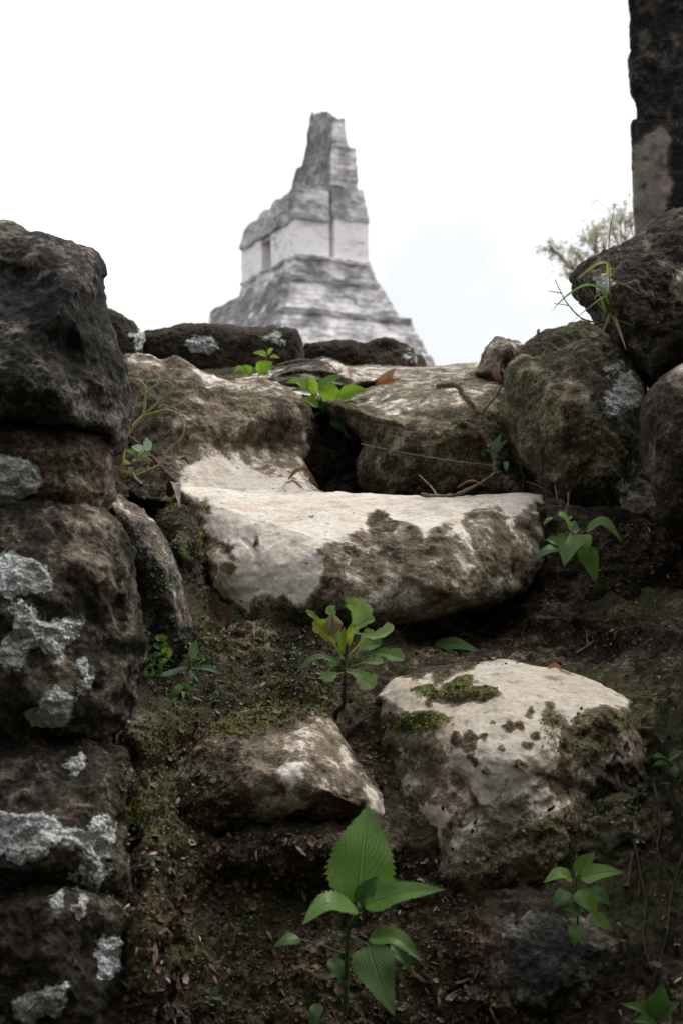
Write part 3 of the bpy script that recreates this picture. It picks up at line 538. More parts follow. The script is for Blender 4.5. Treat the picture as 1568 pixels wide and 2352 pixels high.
block('roof_comb_face', 'temple_stone', temple, (899, 285), (899, 150), YT+3.2, 986, 972, 890, 893, seed=22, amp=.2)
for cb_, ct_, y_, r_, l_ in [((627, 1046), (629, 1016), YT-2.05, 1168, 204), ((596, 1232), (598, 1200), YT-4.45, 1348, 58), ((690, 922), (690, 905), YT-.8, 1112, 372), ((686, 698), (687, 680), YT-.55, 886, 366)]:
    block('ledge', 'temple_grey', temple, cb_, ct_, y_, r_, r_-2, l_, l_+2, seed=40+int(cb_[0]), amp=.17)
block('entablature', 'temple_grey', temple, (684, 690), (690, 510), YT-.35, 884, 882, 368, 384, dY=.5, seed=3, jag=.35, extra_top=(0, 0, -1.0, -1.2))
block('frieze_panel', 'temple_stone', temple, (735, 655), (735, 535), YT+.25, 872, 872, 705, 705, seed=31, amp=.12)
block('rear_entablature', 'temple_grey', temple, (900, 700), (893, 522), YT+1.3, 1106, 1078, 860, 870, dY=.3, seed=4)
block('rear_wall', 'temple_plaster', temple, (908, 935), (908, 690), YT+1.6, 1101, 1099, 860, 860, seed=5, amp=.08)
# the long wall with its doorway is built as piers and a lintel round a real opening
Cw = P(*zt(690, 910), YT); Lu = reach(Cw, Ud, zt(879, 0)[0]); hW = P(*zt(690, 682), YT)[2]-Cw[2]
v1, v2, v3 = (reach(Cw, Vd, zt(x, 0)[0]) for x in (548, 492, 379))
def pier(name, a, b, u0, u1, z0, z1, mat, seed):
    o_ = lambda u, v, z: Cw+Ud*u+Vd*v+np.array([0, 0, z])
    return frustum(name, mat, [o_(u0, a, z0), o_(u1, a, z0), o_(u1, b, z0), o_(u0, b, z0)], [o_(u0, a, z1), o_(u1, a, z1), o_(u1, b, z1), o_(u0, b, z1)], temple, n=16, amp=.06, seed=seed)
pier('wall', 0, v1, 0, Lu, -.5, hW, 'temple_plaster', 6); pier('wall', v2, v3, 0, Lu, -.5, hW, 'temple_plaster', 7)
pier('lintel', v1-.1, v2+.1, .03, 1.2, hW*.78, hW-.02, 'temple_stone', 8); pier('door_jamb', v1-.1, v2+.1, 2.6, Lu-.1, -.5, hW-.05, 'temple_dark', 9)
block('platform', 'temple_stone', temple, (684, 1030), (690, 905), YT-.7, 1158, 1108, 362, 374, dY=.4, seed=10)
block('terrace', 'temple_stone', temple, (600, 1215), (630, 1022), YT-3.0, 1284, 1163, 188, 206, dY=1.5, seed=11, jag=.15, amp=.18)
block('terrace', 'temple_stone', temple, (552, 1400), (598, 1205), YT-6.0, 1432, 1345, 20, 60, dY=2.0, seed=12, jag=.15, amp=.18)
block('terrace', 'temple_stone', temple, (500, 1600), (545, 1395), YT-9.0, 1545, 1465, -100, -60, dY=2.0, seed=13)
# darker left flank of the two upper terraces
block('terrace_flank', 'temple_dark', temple, (596, 1210), (626, 1012), YT-3.25, 640, 655, 186, 203, dY=1.5, seed=14, amp=.22)
block('terrace_flank', 'temple_dark', temple, (548, 1390), (594, 1212), YT-6.3, 590, 630, 18, 56, dY=2.0, seed=15, amp=.22)
Cb0 = P(*zt(500, 1600), YT-9.)
for i in range(5):
    a, b = Cb0[2]-i*4.2, max(1.5, Cb0[2]-(i+1)*4.2); e0, e1 = 1.2+i*2.2, 2.4+i*2.2
    rc = lambda e, z: [np.array([c_[0], c_[1], z]) for c_ in (Cb0-Ud*e-Vd*e, Cb0+Ud*(38+e)-Vd*e, Cb0+Ud*(38+e)+Vd*(34+e), Cb0-Ud*e+Vd*(34+e))]
    frustum('terrace', 'temple_stone', rc(e1, b), rc(e0, a), temple, n=16, seed=16+i)

pil_mat = rock_mat('pillar_stone', (.007, .007, .009), (.026, .025, .027), (.17, .145, .125), pale=((.12, .105, .09), (.20, .175, .15), (.28, .25, .215)), sc=.45, green=.0)
pl = P(1520, 560, 5.)
pillar = empty('stone_pillar', (float(pl[0])+.15, 5.1, 1.62), 'dark stone pillar at the upper right with a broken plaster patch near its foot', 'pillar')
stone('upper_block', None, [(1443, -160), (1442, 60), (1446, 130), (1447, 200), (1449, 225), (1456, 245), (1457, 284), (1700, 284), (1850, 284), (1850, -160)], 5.0, T=.06, Tb=.5, k=9, mat=pil_mat, seed=30, nscale=1.6, parent=pillar, nth=300, nr=90,
      pale=[([(1460, -20), (1530, -20), (1500, 30), (1470, 20)], -.1), ([(1545, 85), (1580, 80), (1580, 115), (1550, 110)], -.05), ([(1450, 225), (1580, 200), (1580, 290), (1450, 290)], -.28), ([(1440, -50), (1600, -50), (1600, 200), (1440, 200)], -.5)])
stone('lower_block', None, [(1447, 272), (1449, 330), (1451, 420), (1455, 540), (1458, 640), (1700, 660), (1850, 660), (1850, 266), (1700, 268)], 5.0, T=.07, Tb=.7, k=9, mat=pil_mat, seed=31, nscale=1.2, amp=.6, parent=pillar, nth=300, nr=90,
      pale=[([(1452, 335), (1475, 315), (1520, 290), (1535, 300), (1530, 340), (1538, 400), (1540, 440), (1520, 490), (1495, 520), (1452, 560)], .22), ([(1450, 440), (1500, 440), (1500, 560), (1450, 560)], .1)])

# twiggy tree
def tube(pts, rad, nside=7):
    pts = np.array(pts, float); rad = np.broadcast_to(rad, len(pts)).astype(float)
    t = np.gradient(pts, axis=0); t /= np.maximum(np.linalg.norm(t, axis=1), 1e-9)[:, None]
    ref = np.array([0.13, -1, .21]); a = np.cross(t, ref); a /= np.maximum(np.linalg.norm(a, axis=1), 1e-9)[:, None]; b = np.cross(t, a)
    an = np.linspace(0, 2*math.pi, nside, endpoint=False)
    ring = pts[:, None]+rad[:, None, None]*(a[:, None]*np.cos(an)[None, :, None]+b[:, None]*np.sin(an)[None, :, None])
    co = ring.reshape(-1, 3); n = len(pts); j = np.arange(nside); jn = (j+1) % nside; q = []
    for i in range(n-1): q.append(np.stack([i*nside+j, i*nside+jn, (i+1)*nside+jn, (i+1)*nside+j], -1))
    return co, np.concatenate(q)
def spline(pts, per=8):
    pts = np.array(pts, float); out = []; ext = np.concatenate([[2*pts[0]-pts[1]], pts, [2*pts[-1]-pts[-2]]])
    for i in range(len(pts)-1):
        p0, p1, p2, p3 = ext[i:i+4]; t = np.linspace(0, 1, per, endpoint=False)[:, None]
        out.append(.5*((2*p1)+(-p0+p2)*t+(2*p0-5*p1+4*p2-p3)*t*t+(-p0+3*p1-3*p2+p3)*t**3))
    return np.concatenate(out+[pts[-1:]])
def merge(parts):
    cs, qs, off = [], [], 0
    for c, q in parts: cs.append(c); qs.append(np.asarray(q)+off); off += len(c)
    return np.concatenate(cs), np.concatenate(qs)
g = NG('tree_leaf'); ca = g.attr('tone', 'Fac'); tcol = g.ramp(ca, [(0, (.40, .42, .28)), (.6, (.52, .51, .38)), (1, (.58, .50, .40))])
db = g.bsdf(tcol, .6, .2); trn = g.n('ShaderNodeBsdfTranslucent'); g.l(tcol, trn.inputs[0]); ms = g.n('ShaderNodeMixShader'); ms.inputs[0].default_value = .45
g.l(db.outputs[0], ms.inputs[1]); g.l(trn.outputs[0], ms.inputs[2]); M['tree_leaf'] = g.done(ms.outputs[0])
g = NG('bark'); vec = g.n('ShaderNodeTexCoord').outputs['Object']
M['bark'] = g.done(g.bsdf(g.ramp(g.noise(vec, 30, 6, .7), [(.35, (.12, .10, .08)), (.6, (.30, .26, .21))]), .9, .1).outputs[0])
TY = 15.; tb_ = P(1400, 640, TY)
tree = empty('tree', (float(tb_[0]), TY, 1.65), 'small thin-leaved tree seen out of focus against the sky beside the pillar', 'tree')
cl = [(620, 1430, 62), (550, 1500, 55), (650, 1540, 60), (405, 1590, 52), (430, 1665, 60), (320, 1690, 55), (195, 1690, 55), (275, 1765, 50), (410, 1745, 60), (300, 1820, 42), (640, 1610, 60), (500, 1640, 60), (560, 1720, 80), (480, 1800, 80), (700, 1700, 90), (150, 1660, 30), (600, 1850, 110), (440, 1560, 35), (690, 1460, 40)]
root = np.array(tree.location); limbs, lv = [], []
hub = P(1420, 720, TY)
limbs.append(tube(spline([root, root+(hub-root)*.5+[.06, .05, 0], hub]), np.linspace(.07, .04, 17)))
for (zx, zy, rr) in cl:
    c0 = P(1212+.3418*zx, .3418*zy, TY+rng.uniform(-.5, .5)); rad = rr*1.5*.3418*TY/F
    mid = hub*.5+c0*.5+rng.normal(0, .06, 3); pth = spline([hub, mid, c0], 6); limbs.append(tube(pth, np.linspace(.018, .006, len(pth)), 5))
    for k_ in range(7):
        e = c0+rng.normal(0, rad*.75, 3); pth = spline([c0+(mid-c0)*.25, (c0+e)/2+rng.normal(0, .02, 3), e], 4); limbs.append(tube(pth, np.linspace(.005, .002, len(pth)), 4))
        for m_ in range(26):
            p_ = pth[rng.integers(2, len(pth))]+rng.normal(0, rad*.30, 3); lv.append(p_) if rng.random() < .42 else None
lv = np.array(lv); ax = rng.normal(size=(len(lv), 3)); ax /= np.linalg.norm(ax, axis=1)[:, None]; sx = np.cross(ax, rng.normal(size=(len(lv), 3))); sx /= np.linalg.norm(sx, axis=1)[:, None]
L = rng.uniform(.018, .04, (len(lv), 1))
cr_co = np.stack([lv-ax*L, lv+sx*L*.36, lv+ax*L, lv-sx*L*.36], 1).reshape(-1, 3); cq = np.arange(len(lv)*4).reshape(-1, 4)
c_, q_ = merge(limbs); mesh_np('trunk', c_-root, q_, M['bark'], parent=tree)
mesh_np('crown', cr_co-root, cq, M['tree_leaf'], parent=tree, smooth=False, attrs={'tone': np.repeat(rng.random(len(lv)), 4)})

# ------------------------------------------------------------------ plants, twigs and litter
bpy.context.view_layer.update(); _dg = bpy.context.evaluated_depsgraph_get()
def hit(px, py):
    o = Vector((0, 0, EYE)); d = (V(px, py, 1.)-o).normalized()
    ok, loc, nrm, _, ob, _ = scene.ray_cast(_dg, o, d)
    if not ok: return None
    if nrm.dot(d) > 0: nrm = -nrm
    return np.array(loc), np.array(nrm)
def hitY(px, py, default=2.):
    h = hit(px, py); return h[0][1] if h is not None and h[0][1] < 6 else default

def leaf_mat(name, a, b, vein, trans=.35, rough=.42, spec=.4, vfreq=20., blotch=None):
    g = NG(name); uv = g.n('ShaderNodeUVMap', uv_map='UVMap').outputs[0]; sp = g.n('ShaderNodeSeparateXYZ'); g.l(uv, sp.inputs[0])
    u_, v_ = sp.outputs[0], g.math('ABSOLUTE', g.math('SUBTRACT', sp.outputs[1], .5))
    obj = g.n('ShaderNodeTexCoord').outputs['Object']; inf = g.n('ShaderNodeObjectInfo').outputs['Random']
    c = g.mix(g.rng(g.math('ADD', g.math('MULTIPLY', g.noise(obj, 60, 4, .6), .8), g.math('MULTIPLY', inf, .4)), .35, .85), a, b)
    lat = g.math('FRACT', g.math('SUBTRACT', g.math('MULTIPLY', u_, vfreq/2), g.math('MULTIPLY', v_, vfreq*.55)))
    lv_ = g.rng(g.math('ABSOLUTE', g.math('SUBTRACT', lat, .5)), .0, .12, 1., 0.)
    mid = g.rng(v_, .012, .04, 1., 0.)
    vm = g.math('MAXIMUM', mid, g.math('MULTIPLY', lv_, .4))
    c = g.mix(g.math('MULTIPLY', vm, .8), c, vein)
    c = g.mix(g.math('MULTIPLY', g.rng(g.noise(obj, 45, 4, .65), .54, .68), .55), c, (b[0]*1.35, b[1]*1.05, b[2]*.8))
    c = g.mix(g.math('MULTIPLY', g.rng(g.noise(obj, 210, 3, .6), .66, .70), .6), c, (.10, .08, .04))
    if blotch: c = g.mix(g.rng(g.noise(obj, 90, 3, .6), .6, .66), c, blotch)
    nr = g.bump(g.math('SUBTRACT', 1., vm), .9, .002)
    nr = g.bump(g.noise(obj, 350, 3, .6), .25, .001, nr)
    d = g.bsdf(c, rough, spec, nr); t = g.n('ShaderNodeBsdfTranslucent'); tc2 = g.mix(.5, c, (b[0]*1.2, b[1]*1.25, b[2]*.5)); g.l(tc2, t.inputs[0])
    m_ = g.n('ShaderNodeMixShader'); m_.inputs[0].default_value = trans; g.l(d.outputs[0], m_.inputs[1]); g.l(t.outputs[0], m_.inputs[2])
    return g.done(m_.outputs[0])
M['leaf'] = leaf_mat('leaf_green', (.085, .195, .036), (.16, .31, .055), (.25, .39, .12), trans=.42)
M['leaf_deep'] = leaf_mat('leaf_deep', (.045, .12, .025), (.085, .19, .04), (.13, .24, .08))
M['leaf_bright'] = leaf_mat('leaf_bright', (.13, .26, .03), (.24, .40, .045), (.16, .30, .05), trans=.6)
M['leaf_soft'] = leaf_mat('leaf_soft', (.17, .30, .10), (.30, .43, .17), (.40, .50, .28), rough=.6, spec=.3, trans=.4)
M['leaf_pale'] = leaf_mat('leaf_pale', (.32, .46, .34), (.42, .55, .42), (.5, .6, .5), rough=.6)
M['leaf_yellow'] = leaf_mat('leaf_yellow', (.26, .34, .04), (.40, .46, .07), (.3, .36, .06), trans=.5)
M['leaf_blue'] = leaf_mat('leaf_blue', (.08, .15, .075), (.15, .25, .14), (.25, .34, .25), rough=.35, spec=.5)
M['dry_brown'] = leaf_mat('dry_brown', (.10, .045, .018), (.24, .12, .05), (.14, .07, .03), trans=.2, rough=.7, spec=.2)
M['dry_orange'] = leaf_mat('dry_orange', (.22, .08, .03), (.38, .15, .06), (.2, .08, .04), trans=.2, rough=.7, spec=.2)
M['dry_pink'] = leaf_mat('dry_pink', (.26, .16, .12), (.36, .24, .19), (.2, .13, .1), trans=.25, rough=.7, spec=.2)
M['dry_straw'] = leaf_mat('dry_straw', (.20, .15, .10), (.34, .27, .19), (.2, .15, .1), trans=.25, rough=.7, spec=.2)
M['dry_maroon'] = leaf_mat('dry_maroon', (.035, .012, .014), (.09, .03, .032), (.05, .02, .02), trans=.1, rough=.6, spec=.2)
g = NG('water'); b_ = g.bsdf((1, 1, 1), .02, .5); b_.inputs['Transmission Weight'].default_value = 1; b_.inputs['IOR'].default_value = 1.33; M['water'] = g.done(b_.outputs[0])
def stem_mat(name, a, b):
    g = NG(name); vec = g.n('ShaderNodeTexCoord').outputs['Object']
    return g.done(g.bsdf(g.ramp(g.noise(vec, 120, 5, .7), [(.36, a), (.62, b)]), .75, .2, g.bump(g.noise(vec, 500, 4, .7), .5, .002)).outputs[0])
M['stem_green'] = stem_mat('stem_green', (.06, .11, .03), (.13, .19, .06)); M['stem_dark'] = stem_mat('stem_dark', (.03, .022, .014), (.09, .066, .045))
M['stem_vine'] = stem_mat('stem_vine', (.22, .26, .08), (.36, .38, .16)); M['twig'] = stem_mat('twig', (.085, .063, .05), (.29, .225, .185))
M['twig_red'] = stem_mat('twig_red', (.04, .02, .018), (.16, .085, .07)); M['twig_grey'] = stem_mat('twig_grey', (.12, .10, .09), (.30, .26, .23))

def profile(u, kind):
    if kind == 'ovate': return np.sin(math.pi*u**.62)**.85*(1-.25*u)*1.13
    if kind == 'lance': return np.sin(math.pi*u**.8)**.8
    if kind == 'obovate': return np.sin(math.pi*u**1.25)**.75
    if kind == 'blade': return np.minimum(1, u*9)**.5*(1-u**2.2)
    if kind == 'lobed': return (.10+.9*np.clip((u-.25)/.45, 0, 1)**1.2)*np.clip((1-u)/.12, 0, 1)**.5
    return np.sin(math.pi*u)
def leaf_geo(path, nrm, W, kind='ovate', fold=.25, curl=0., serr=0., nu=34, nv=7, twist=0.):
    """leaf blade swept along a spine; fold lifts its halves, curl bends the margins, serr cuts teeth"""
    nu = 110 if serr or kind == 'lobed' else nu
    pth = spline(path, max(4, nu//(len(path)-1))); n = len(pth); u = np.linspace(0, 1, n)
    t = np.gradient(pth, axis=0); t /= np.linalg.norm(t, axis=1)[:, None]
    nn_ = np.asarray(nrm)-t*(t @ np.asarray(nrm))[:, None]; nn_ /= np.linalg.norm(nn_, axis=1)[:, None]; s_ = np.cross(t, nn_)
    if twist:
        a = twist*u[:, None]; nn_, s_ = nn_*np.cos(a)+s_*np.sin(a), s_*np.cos(a)-nn_*np.sin(a)
    wv = profile(u, kind)*W/2
    if kind == 'lobed':
        tooth = .62+.38*np.abs(np.sin(u*math.pi*4.2+.5))**.6
        wv = wv*np.where(u > .3, tooth*(1-.22*((u*16) % 1)), 1)
    if serr: wv = wv*(1-serr*1.2*((u*17) % 1))
    vv = np.linspace(-1, 1, nv)
    ph = rng.uniform(0, 6)
    lift = np.abs(vv)*fold-curl*vv**2
    wav = .07*np.sin(u[:, None]*11+ph+vv[None]*2)*np.abs(vv)[None]
    co = pth[:, None]+s_[:, None]*(vv[None, :, None]*wv[:, None, None])+nn_[:, None]*((lift[None]+wav)[:, :, None]*wv[:, None, None])
    ii = (np.arange(n-1)[:, None]*nv+np.arange(nv-1)[None]); q = np.stack([ii, ii+1, ii+nv+1, ii+nv], -1).reshape(-1, 4)
    uv = np.stack([np.repeat(u, nv), np.tile(vv*.5+.5, n)], -1)
    return co.reshape(-1, 3), q, uv
def leaf_obj(name, path, nrm, W, mat, parent=None, origin=None, petiole=None, **k):
    co, q, uv = leaf_geo(path, nrm, W, **k)
    if petiole is not None:
        pc, pq = tube(spline(petiole[0], 5), petiole[1], 5); co2, q2 = merge([(co, q), (pc, pq)]); uv = np.concatenate([uv, np.tile([.5, .5], (len(pc), 1))]); co, q = co2, q2
    base = np.array(parent.location) if parent else (np.asarray(path[0]) if origin is None else origin)
    o = mesh_np(name, co-base, q, M[mat], parent=parent)
    if parent is None: o.location = base
    ul = o.data.uv_layers.new(name='UVMap'); li = np.zeros(len(o.data.loops), np.int32); o.data.loops.foreach_get('vertex_index', li)
    ul.data.foreach_set('uv', uv[li].astype(np.float32).ravel())
    return o
CAMP = np.array([0, 0, EYE])
def facing(p, up=.75, side=0.):
    v = CAMP-np.asarray(p); v /= np.linalg.norm(v); v = v+np.array([side, 0, up]); return v/np.linalg.norm(v)
def plant(name, label, cat, root_px, leaves, stems=(), root_d=0., group='small plants rooted among the stones', stem_mat_='stem_green'):
    """leaves: (base, tip, width px, dY base, dY tip, material, options); all at the plant's own distance, offsets in metres"""
    h = hit(*root_px); Y0 = h[0][1] if h is not None else 2.; r = P(*root_px, Y0)
    e = empty(name, [float(x) for x in r], label, cat, group); Y0 = Y0+root_d
    px2m = Y0/F
    for st in stems:
        pts_, r0, r1 = st[:3]; mt = st[3] if len(st) > 3 else stem_mat_
        w3 = [P(p[0], p[1], Y0+(p[2] if len(p) > 2 else 0)) for p in pts_]; sp = spline(w3, 7)
        c_, q_ = tube(sp, np.linspace(r0, r1, len(sp))*px2m, 8); mesh_np(st[4] if len(st) > 4 else 'stem', c_-np.array(e.location), q_, M[mt], parent=e)
    for lf in leaves:
        b, t, W, d0, d1, mt = lf[:6]; op = dict(lf[6]) if len(lf) > 6 else {}
        pb, pt = P(*b, Y0+d0), P(*t, Y0+d1)
        arch = op.pop('arch', .10); mid = op.pop('mid', None); ln = np.linalg.norm(pt-pb)
        nrm = facing(pb, op.pop('up', .75), op.pop('side', 0.))
        m3 = P(*mid, Y0+(d0+d1)/2) if mid else (pb+pt)/2+nrm*arch*ln
        pet = op.pop('pet', None); petiole = None
        if pet: petiole = ([P(pet[0], pet[1], Y0+(pet[2] if len(pet) > 2 else 0)), (P(pet[0], pet[1], Y0)+pb)/2+np.array([0, 0, .001]), pb], op.pop('pr', 1.1)*px2m)
        leaf_obj(op.pop('nm', 'leaf'), [pb, m3, pt], nrm, W*px2m, mt, parent=e, petiole=petiole, **op)
    return e
S = dict(serr=.13)
plant('leafy_plant', 'big broad-leaved plant in the foreground, two leaves spread and one upright', 'plant', (793, 2306), [
    ((821, 2074), (846, 1850), 150, -.05, -.02, 'leaf', dict(serr=.10, fold=.18, arch=.06, up=.35)),
    ((820, 2090), (694, 2124), 66, -.06, -.09, 'leaf', dict(serr=.12, fold=.2, mid=(752, 2076), up=1.3)),
    ((838, 2080), (1021, 2043), 72, -.06, -.08, 'leaf', dict(serr=.12, fold=.2, mid=(925, 2052), up=1.1, pet=(822, 2092, -.05), pr=1.8)),
    ((824, 2080), (868, 2012), 40, -.052, -.05, 'leaf_deep', dict(fold=.5)),
    ((846, 2172), (906, 2334), 92, -.04, -.07, 'leaf_deep', dict(serr=.08, fold=.15, mid=(866, 2236), up=.3, pet=(800, 2150, -.02), pr=1.8)),
    ((848, 2156), (968, 2208), 52, -.03, -.04, 'leaf', dict(serr=.1, fold=.3, mid=(910, 2156), up=1.)),
    ((900, 2170), (946, 2232), 34, -.025, -.03, 'leaf_deep', dict(serr=.1, fold=.3)),
    ((688, 2157), (628, 2176), 34, .0, -.01, 'leaf_deep', dict(up=1.2, pet=(790, 2190, 0), pr=1.2)),
    ((760, 2200), (800, 2270), 34, .0, -.01, 'leaf_deep', dict(up=.5)), ((732, 2306), (716, 2362), 28, -.02, -.03, 'leaf_deep', {})],
    [([(793, 2320, .01), (796, 2230, -.01), (800, 2140, -.03), (822, 2090, -.055), (822, 2072, -.05)], 6, 4)], root_d=-.02)
fg = [o for o in bpy.data.objects if o.name.startswith('leafy_plant')][0]
for lf_ in [o for o in fg.children if o.name.startswith('leaf')][:3]:
    me_ = lf_.data; nvt = len(me_.vertices); parts_ = []
    for _ in range(46):
        i_ = int(rng.integers(8, nvt//7-3))*7; v_ = me_.vertices[i_+(0 if rng.random() < .5 else 6) if rng.random() < .85 else i_+int(rng.integers(1, 6))]
        r_ = rng.uniform(.0004, .0010); th_, ph_ = np.meshgrid(np.linspace(0, math.pi, 6), np.linspace(0, 2*math.pi, 9)[:-1], indexing='ij')
        cc_ = np.array(v_.co)+r_*np.stack([np.sin(th_)*np.cos(ph_), np.sin(th_)*np.sin(ph_), np.cos(th_)], -1).reshape(-1, 3)+np.array([0, -r_*.5, r_*.3])
        a_ = np.arange(5)[:, None]*8; j_ = np.arange(8)[None]; parts_.append((cc_, np.stack([a_+j_, a_+8+j_, a_+8+(j_+1) % 8, a_+(j_+1) % 8], -1).reshape(-1, 4)))
    c_, q_ = merge(parts_); d_ = mesh_np('dewdrops', c_, q_, M['water'], parent=lf_); d_['kind'] = 'stuff'
plant('leafy_plant', 'serrate lobed seedling rooted at the top of the tan stone, one leaf withered brown', 'plant', (768, 1650), [
    ((807, 1442), (830, 1376), 80, -.02, -.03, 'leaf_soft', dict(kind='lobed', up=.5, pet=(797, 1500))),
    ((814, 1453), (905, 1444), 65, -.03, -.05, 'leaf_soft', dict(kind='lobed', mid=(860, 1462), up=1.4, pet=(798, 1490))),
    ((818, 1438), (860, 1424), 33, -.02, -.03, 'leaf_soft', dict(kind='lobed', up=1.)),
    ((803, 1512), (876, 1478), 52, -.03, -.05, 'leaf_soft', dict(kind='lobed', up=.9, mid=(835, 1486))),
    ((803, 1521), (929, 1514), 49, -.03, -.05, 'leaf', dict(kind='lobed', mid=(868, 1500), up=1.1)),
    ((807, 1530), (880, 1520), 33, -.02, -.03, 'leaf_soft', dict(kind='lobed', up=1.)),
    ((795, 1541), (859, 1580), 59, -.03, -.05, 'leaf_soft', dict(kind='lobed', up=.7)),
    ((789, 1545), (741, 1563), 46, -.03, -.05, 'leaf_soft', dict(kind='lobed', up=.9)),
    ((783, 1523), (673, 1552), 17, -.02, -.04, 'leaf', dict(kind='lance', mid=(728, 1509), up=1.)),
    ((786, 1508), (722, 1424), 44, -.02, -.03, 'leaf_yellow', dict(kind='lobed', up=.4)),
    ((764, 1466), (764, 1410), 44, -.03, -.03, 'dry_straw', dict(kind='obovate', up=.2, fold=-.3, curl=.4, nm='withered_leaf')),
    ((762, 1462), (703, 1401), 18, -.02, -.03, 'leaf_bright', dict(kind='lobed')), ((776, 1440), (753, 1392), 33, .0, -.01, 'leaf_soft', dict(kind='lobed')),
    ((806, 1500), (862, 1452), 44, -.02, -.03, 'leaf_soft', dict(kind='lobed', up=.6)), ((800, 1478), (848, 1400), 48, -.01, -.015, 'leaf_soft', dict(kind='lobed', up=.4)),
    ((792, 1535), (836, 1556), 30, -.035, -.055, 'leaf_soft', dict(kind='lobed', up=.9)), ((788, 1530), (752, 1528), 22, -.03, -.04, 'leaf', dict(kind='lobed', up=.9)), ((790, 1495), (762, 1440), 34, -.01, -.015, 'leaf_soft', dict(kind='lobed', up=.5)),
    ((799, 1485), (808, 1430), 18, -.02, -.03, 'leaf_yellow', dict(kind='lance')), ((783, 1500), (790, 1440), 18, -.025, -.03, 'leaf_bright', dict(kind='lance'))],
    [([(768, 1665, .01), (772, 1637, -.01), (789, 1617, -.02), (791, 1580, -.025), (793, 1536, -.025), (795, 1503, -.02), (800, 1465, -.02)], 6, 3, 'stem_dark')])
plant('leafy_plant', 'drooping ovate-leaved plant on the dark right bank beside the worn step', 'plant', (1316, 1290), [
    ((1305, 1214), (1280, 1183), 54, -.05, -.07, 'leaf', dict(up=1.2, serr=.1, mid=(1296, 1192))),
    ((1316, 1228), (1294, 1301), 62, -.06, -.09, 'leaf', dict(serr=.1, fold=.35, mid=(1307, 1255), up=.9)),
    ((1340, 1228), (1348, 1271), 30, -.055, -.07, 'leaf', dict(fold=.3)),
    ((1336, 1258), (1368, 1341), 46, -.05, -.06, 'leaf', dict(serr=.08, fold=.25, mid=(1354, 1288), up=.5)),
    ((1346, 1220), (1427, 1243), 30, -.05, -.08, 'leaf', dict(mid=(1385, 1200), up=1.0, fold=.3, pet=(1332, 1226, -.04))),
    ((1284, 1258), (1222, 1288), 26, -.03, -.05, 'leaf_deep', dict(up=1.)), ((1310, 1200), (1329, 1212), 14, -.05, -.05, 'leaf', {}),
    ((1268, 1188), (1246, 1206), 10, -.06, -.07, 'leaf_bright', dict(kind='lance')), ((1285, 1250), (1252, 1240), 30, -.02, -.03, 'leaf_deep', {}), ((1308, 1240), (1311, 1222), 8, -.06, -.06, 'leaf_yellow', dict(kind='lance'))],
    [([(1316, 1295, .01), (1326, 1250, -.03), (1332, 1224, -.045), (1334, 1212, -.045)], 2.4, 1.5)])
plant('leafy_plant', 'small bushy seedling in front of the weathered grey stone at bottom right', 'plant', (1326, 2130), [
    ((1312, 2018), (1247, 2028), 38, -.05, -.06, 'leaf', dict(serr=.1, up=1.0, mid=(1282, 2008))),
    ((1333, 2017), (1430, 2004), 46, -.05, -.06, 'leaf', dict(serr=.1, up=.8, mid=(1380, 2004))),
    ((1323, 2006), (1366, 1957), 38, -.03, -.03, 'leaf', dict(serr=.1, up=.5)),
    ((1328, 2044), (1372, 2105), 46, -.05, -.06, 'leaf', dict(serr=.1, up=.5)), ((1350, 2044), (1402, 2080), 38, -.03, -.04, 'leaf_deep', dict(up=.8)),
    ((1303, 2048), (1268, 2083), 32, -.03, -.04, 'leaf_deep', dict(up=.7)), ((1333, 2095), (1288, 2084), 30, -.03, -.04, 'leaf_deep', dict(up=.6)),
    ((1356, 2105), (1406, 2138), 34, -.04, -.05, 'leaf', dict(up=.7)), ((1325, 2124), (1317, 2173), 34, -.04, -.05, 'leaf', dict(up=.4))],
    [([(1326, 2140, .01), (1324, 2080, -.03), (1322, 2018, -.045), (1324, 2004, -.04)], 2.6, 1.6)])
plant('leafy_plant', 'dark pointed-leaved plant in the bottom right corner of the photo', 'plant', (1512, 2345), [
    ((1510, 2345), (1520, 2255), 46, -.03, -.03, 'leaf_deep', dict(up=.3)), ((1502, 2335), (1426, 2306), 28, -.03, -.04, 'leaf_deep', {}), ((1505, 2338), (1466, 2288), 22, -.02, -.03, 'leaf_deep', {}),
    ((1500, 2350), (1452, 2346), 26, -.04, -.05, 'leaf_deep', {}), ((1515, 2340), (1562, 2300), 30, -.03, -.04, 'leaf_deep', {})], [([(1512, 2370, .01), (1510, 2335, -.02)], 3, 2)])
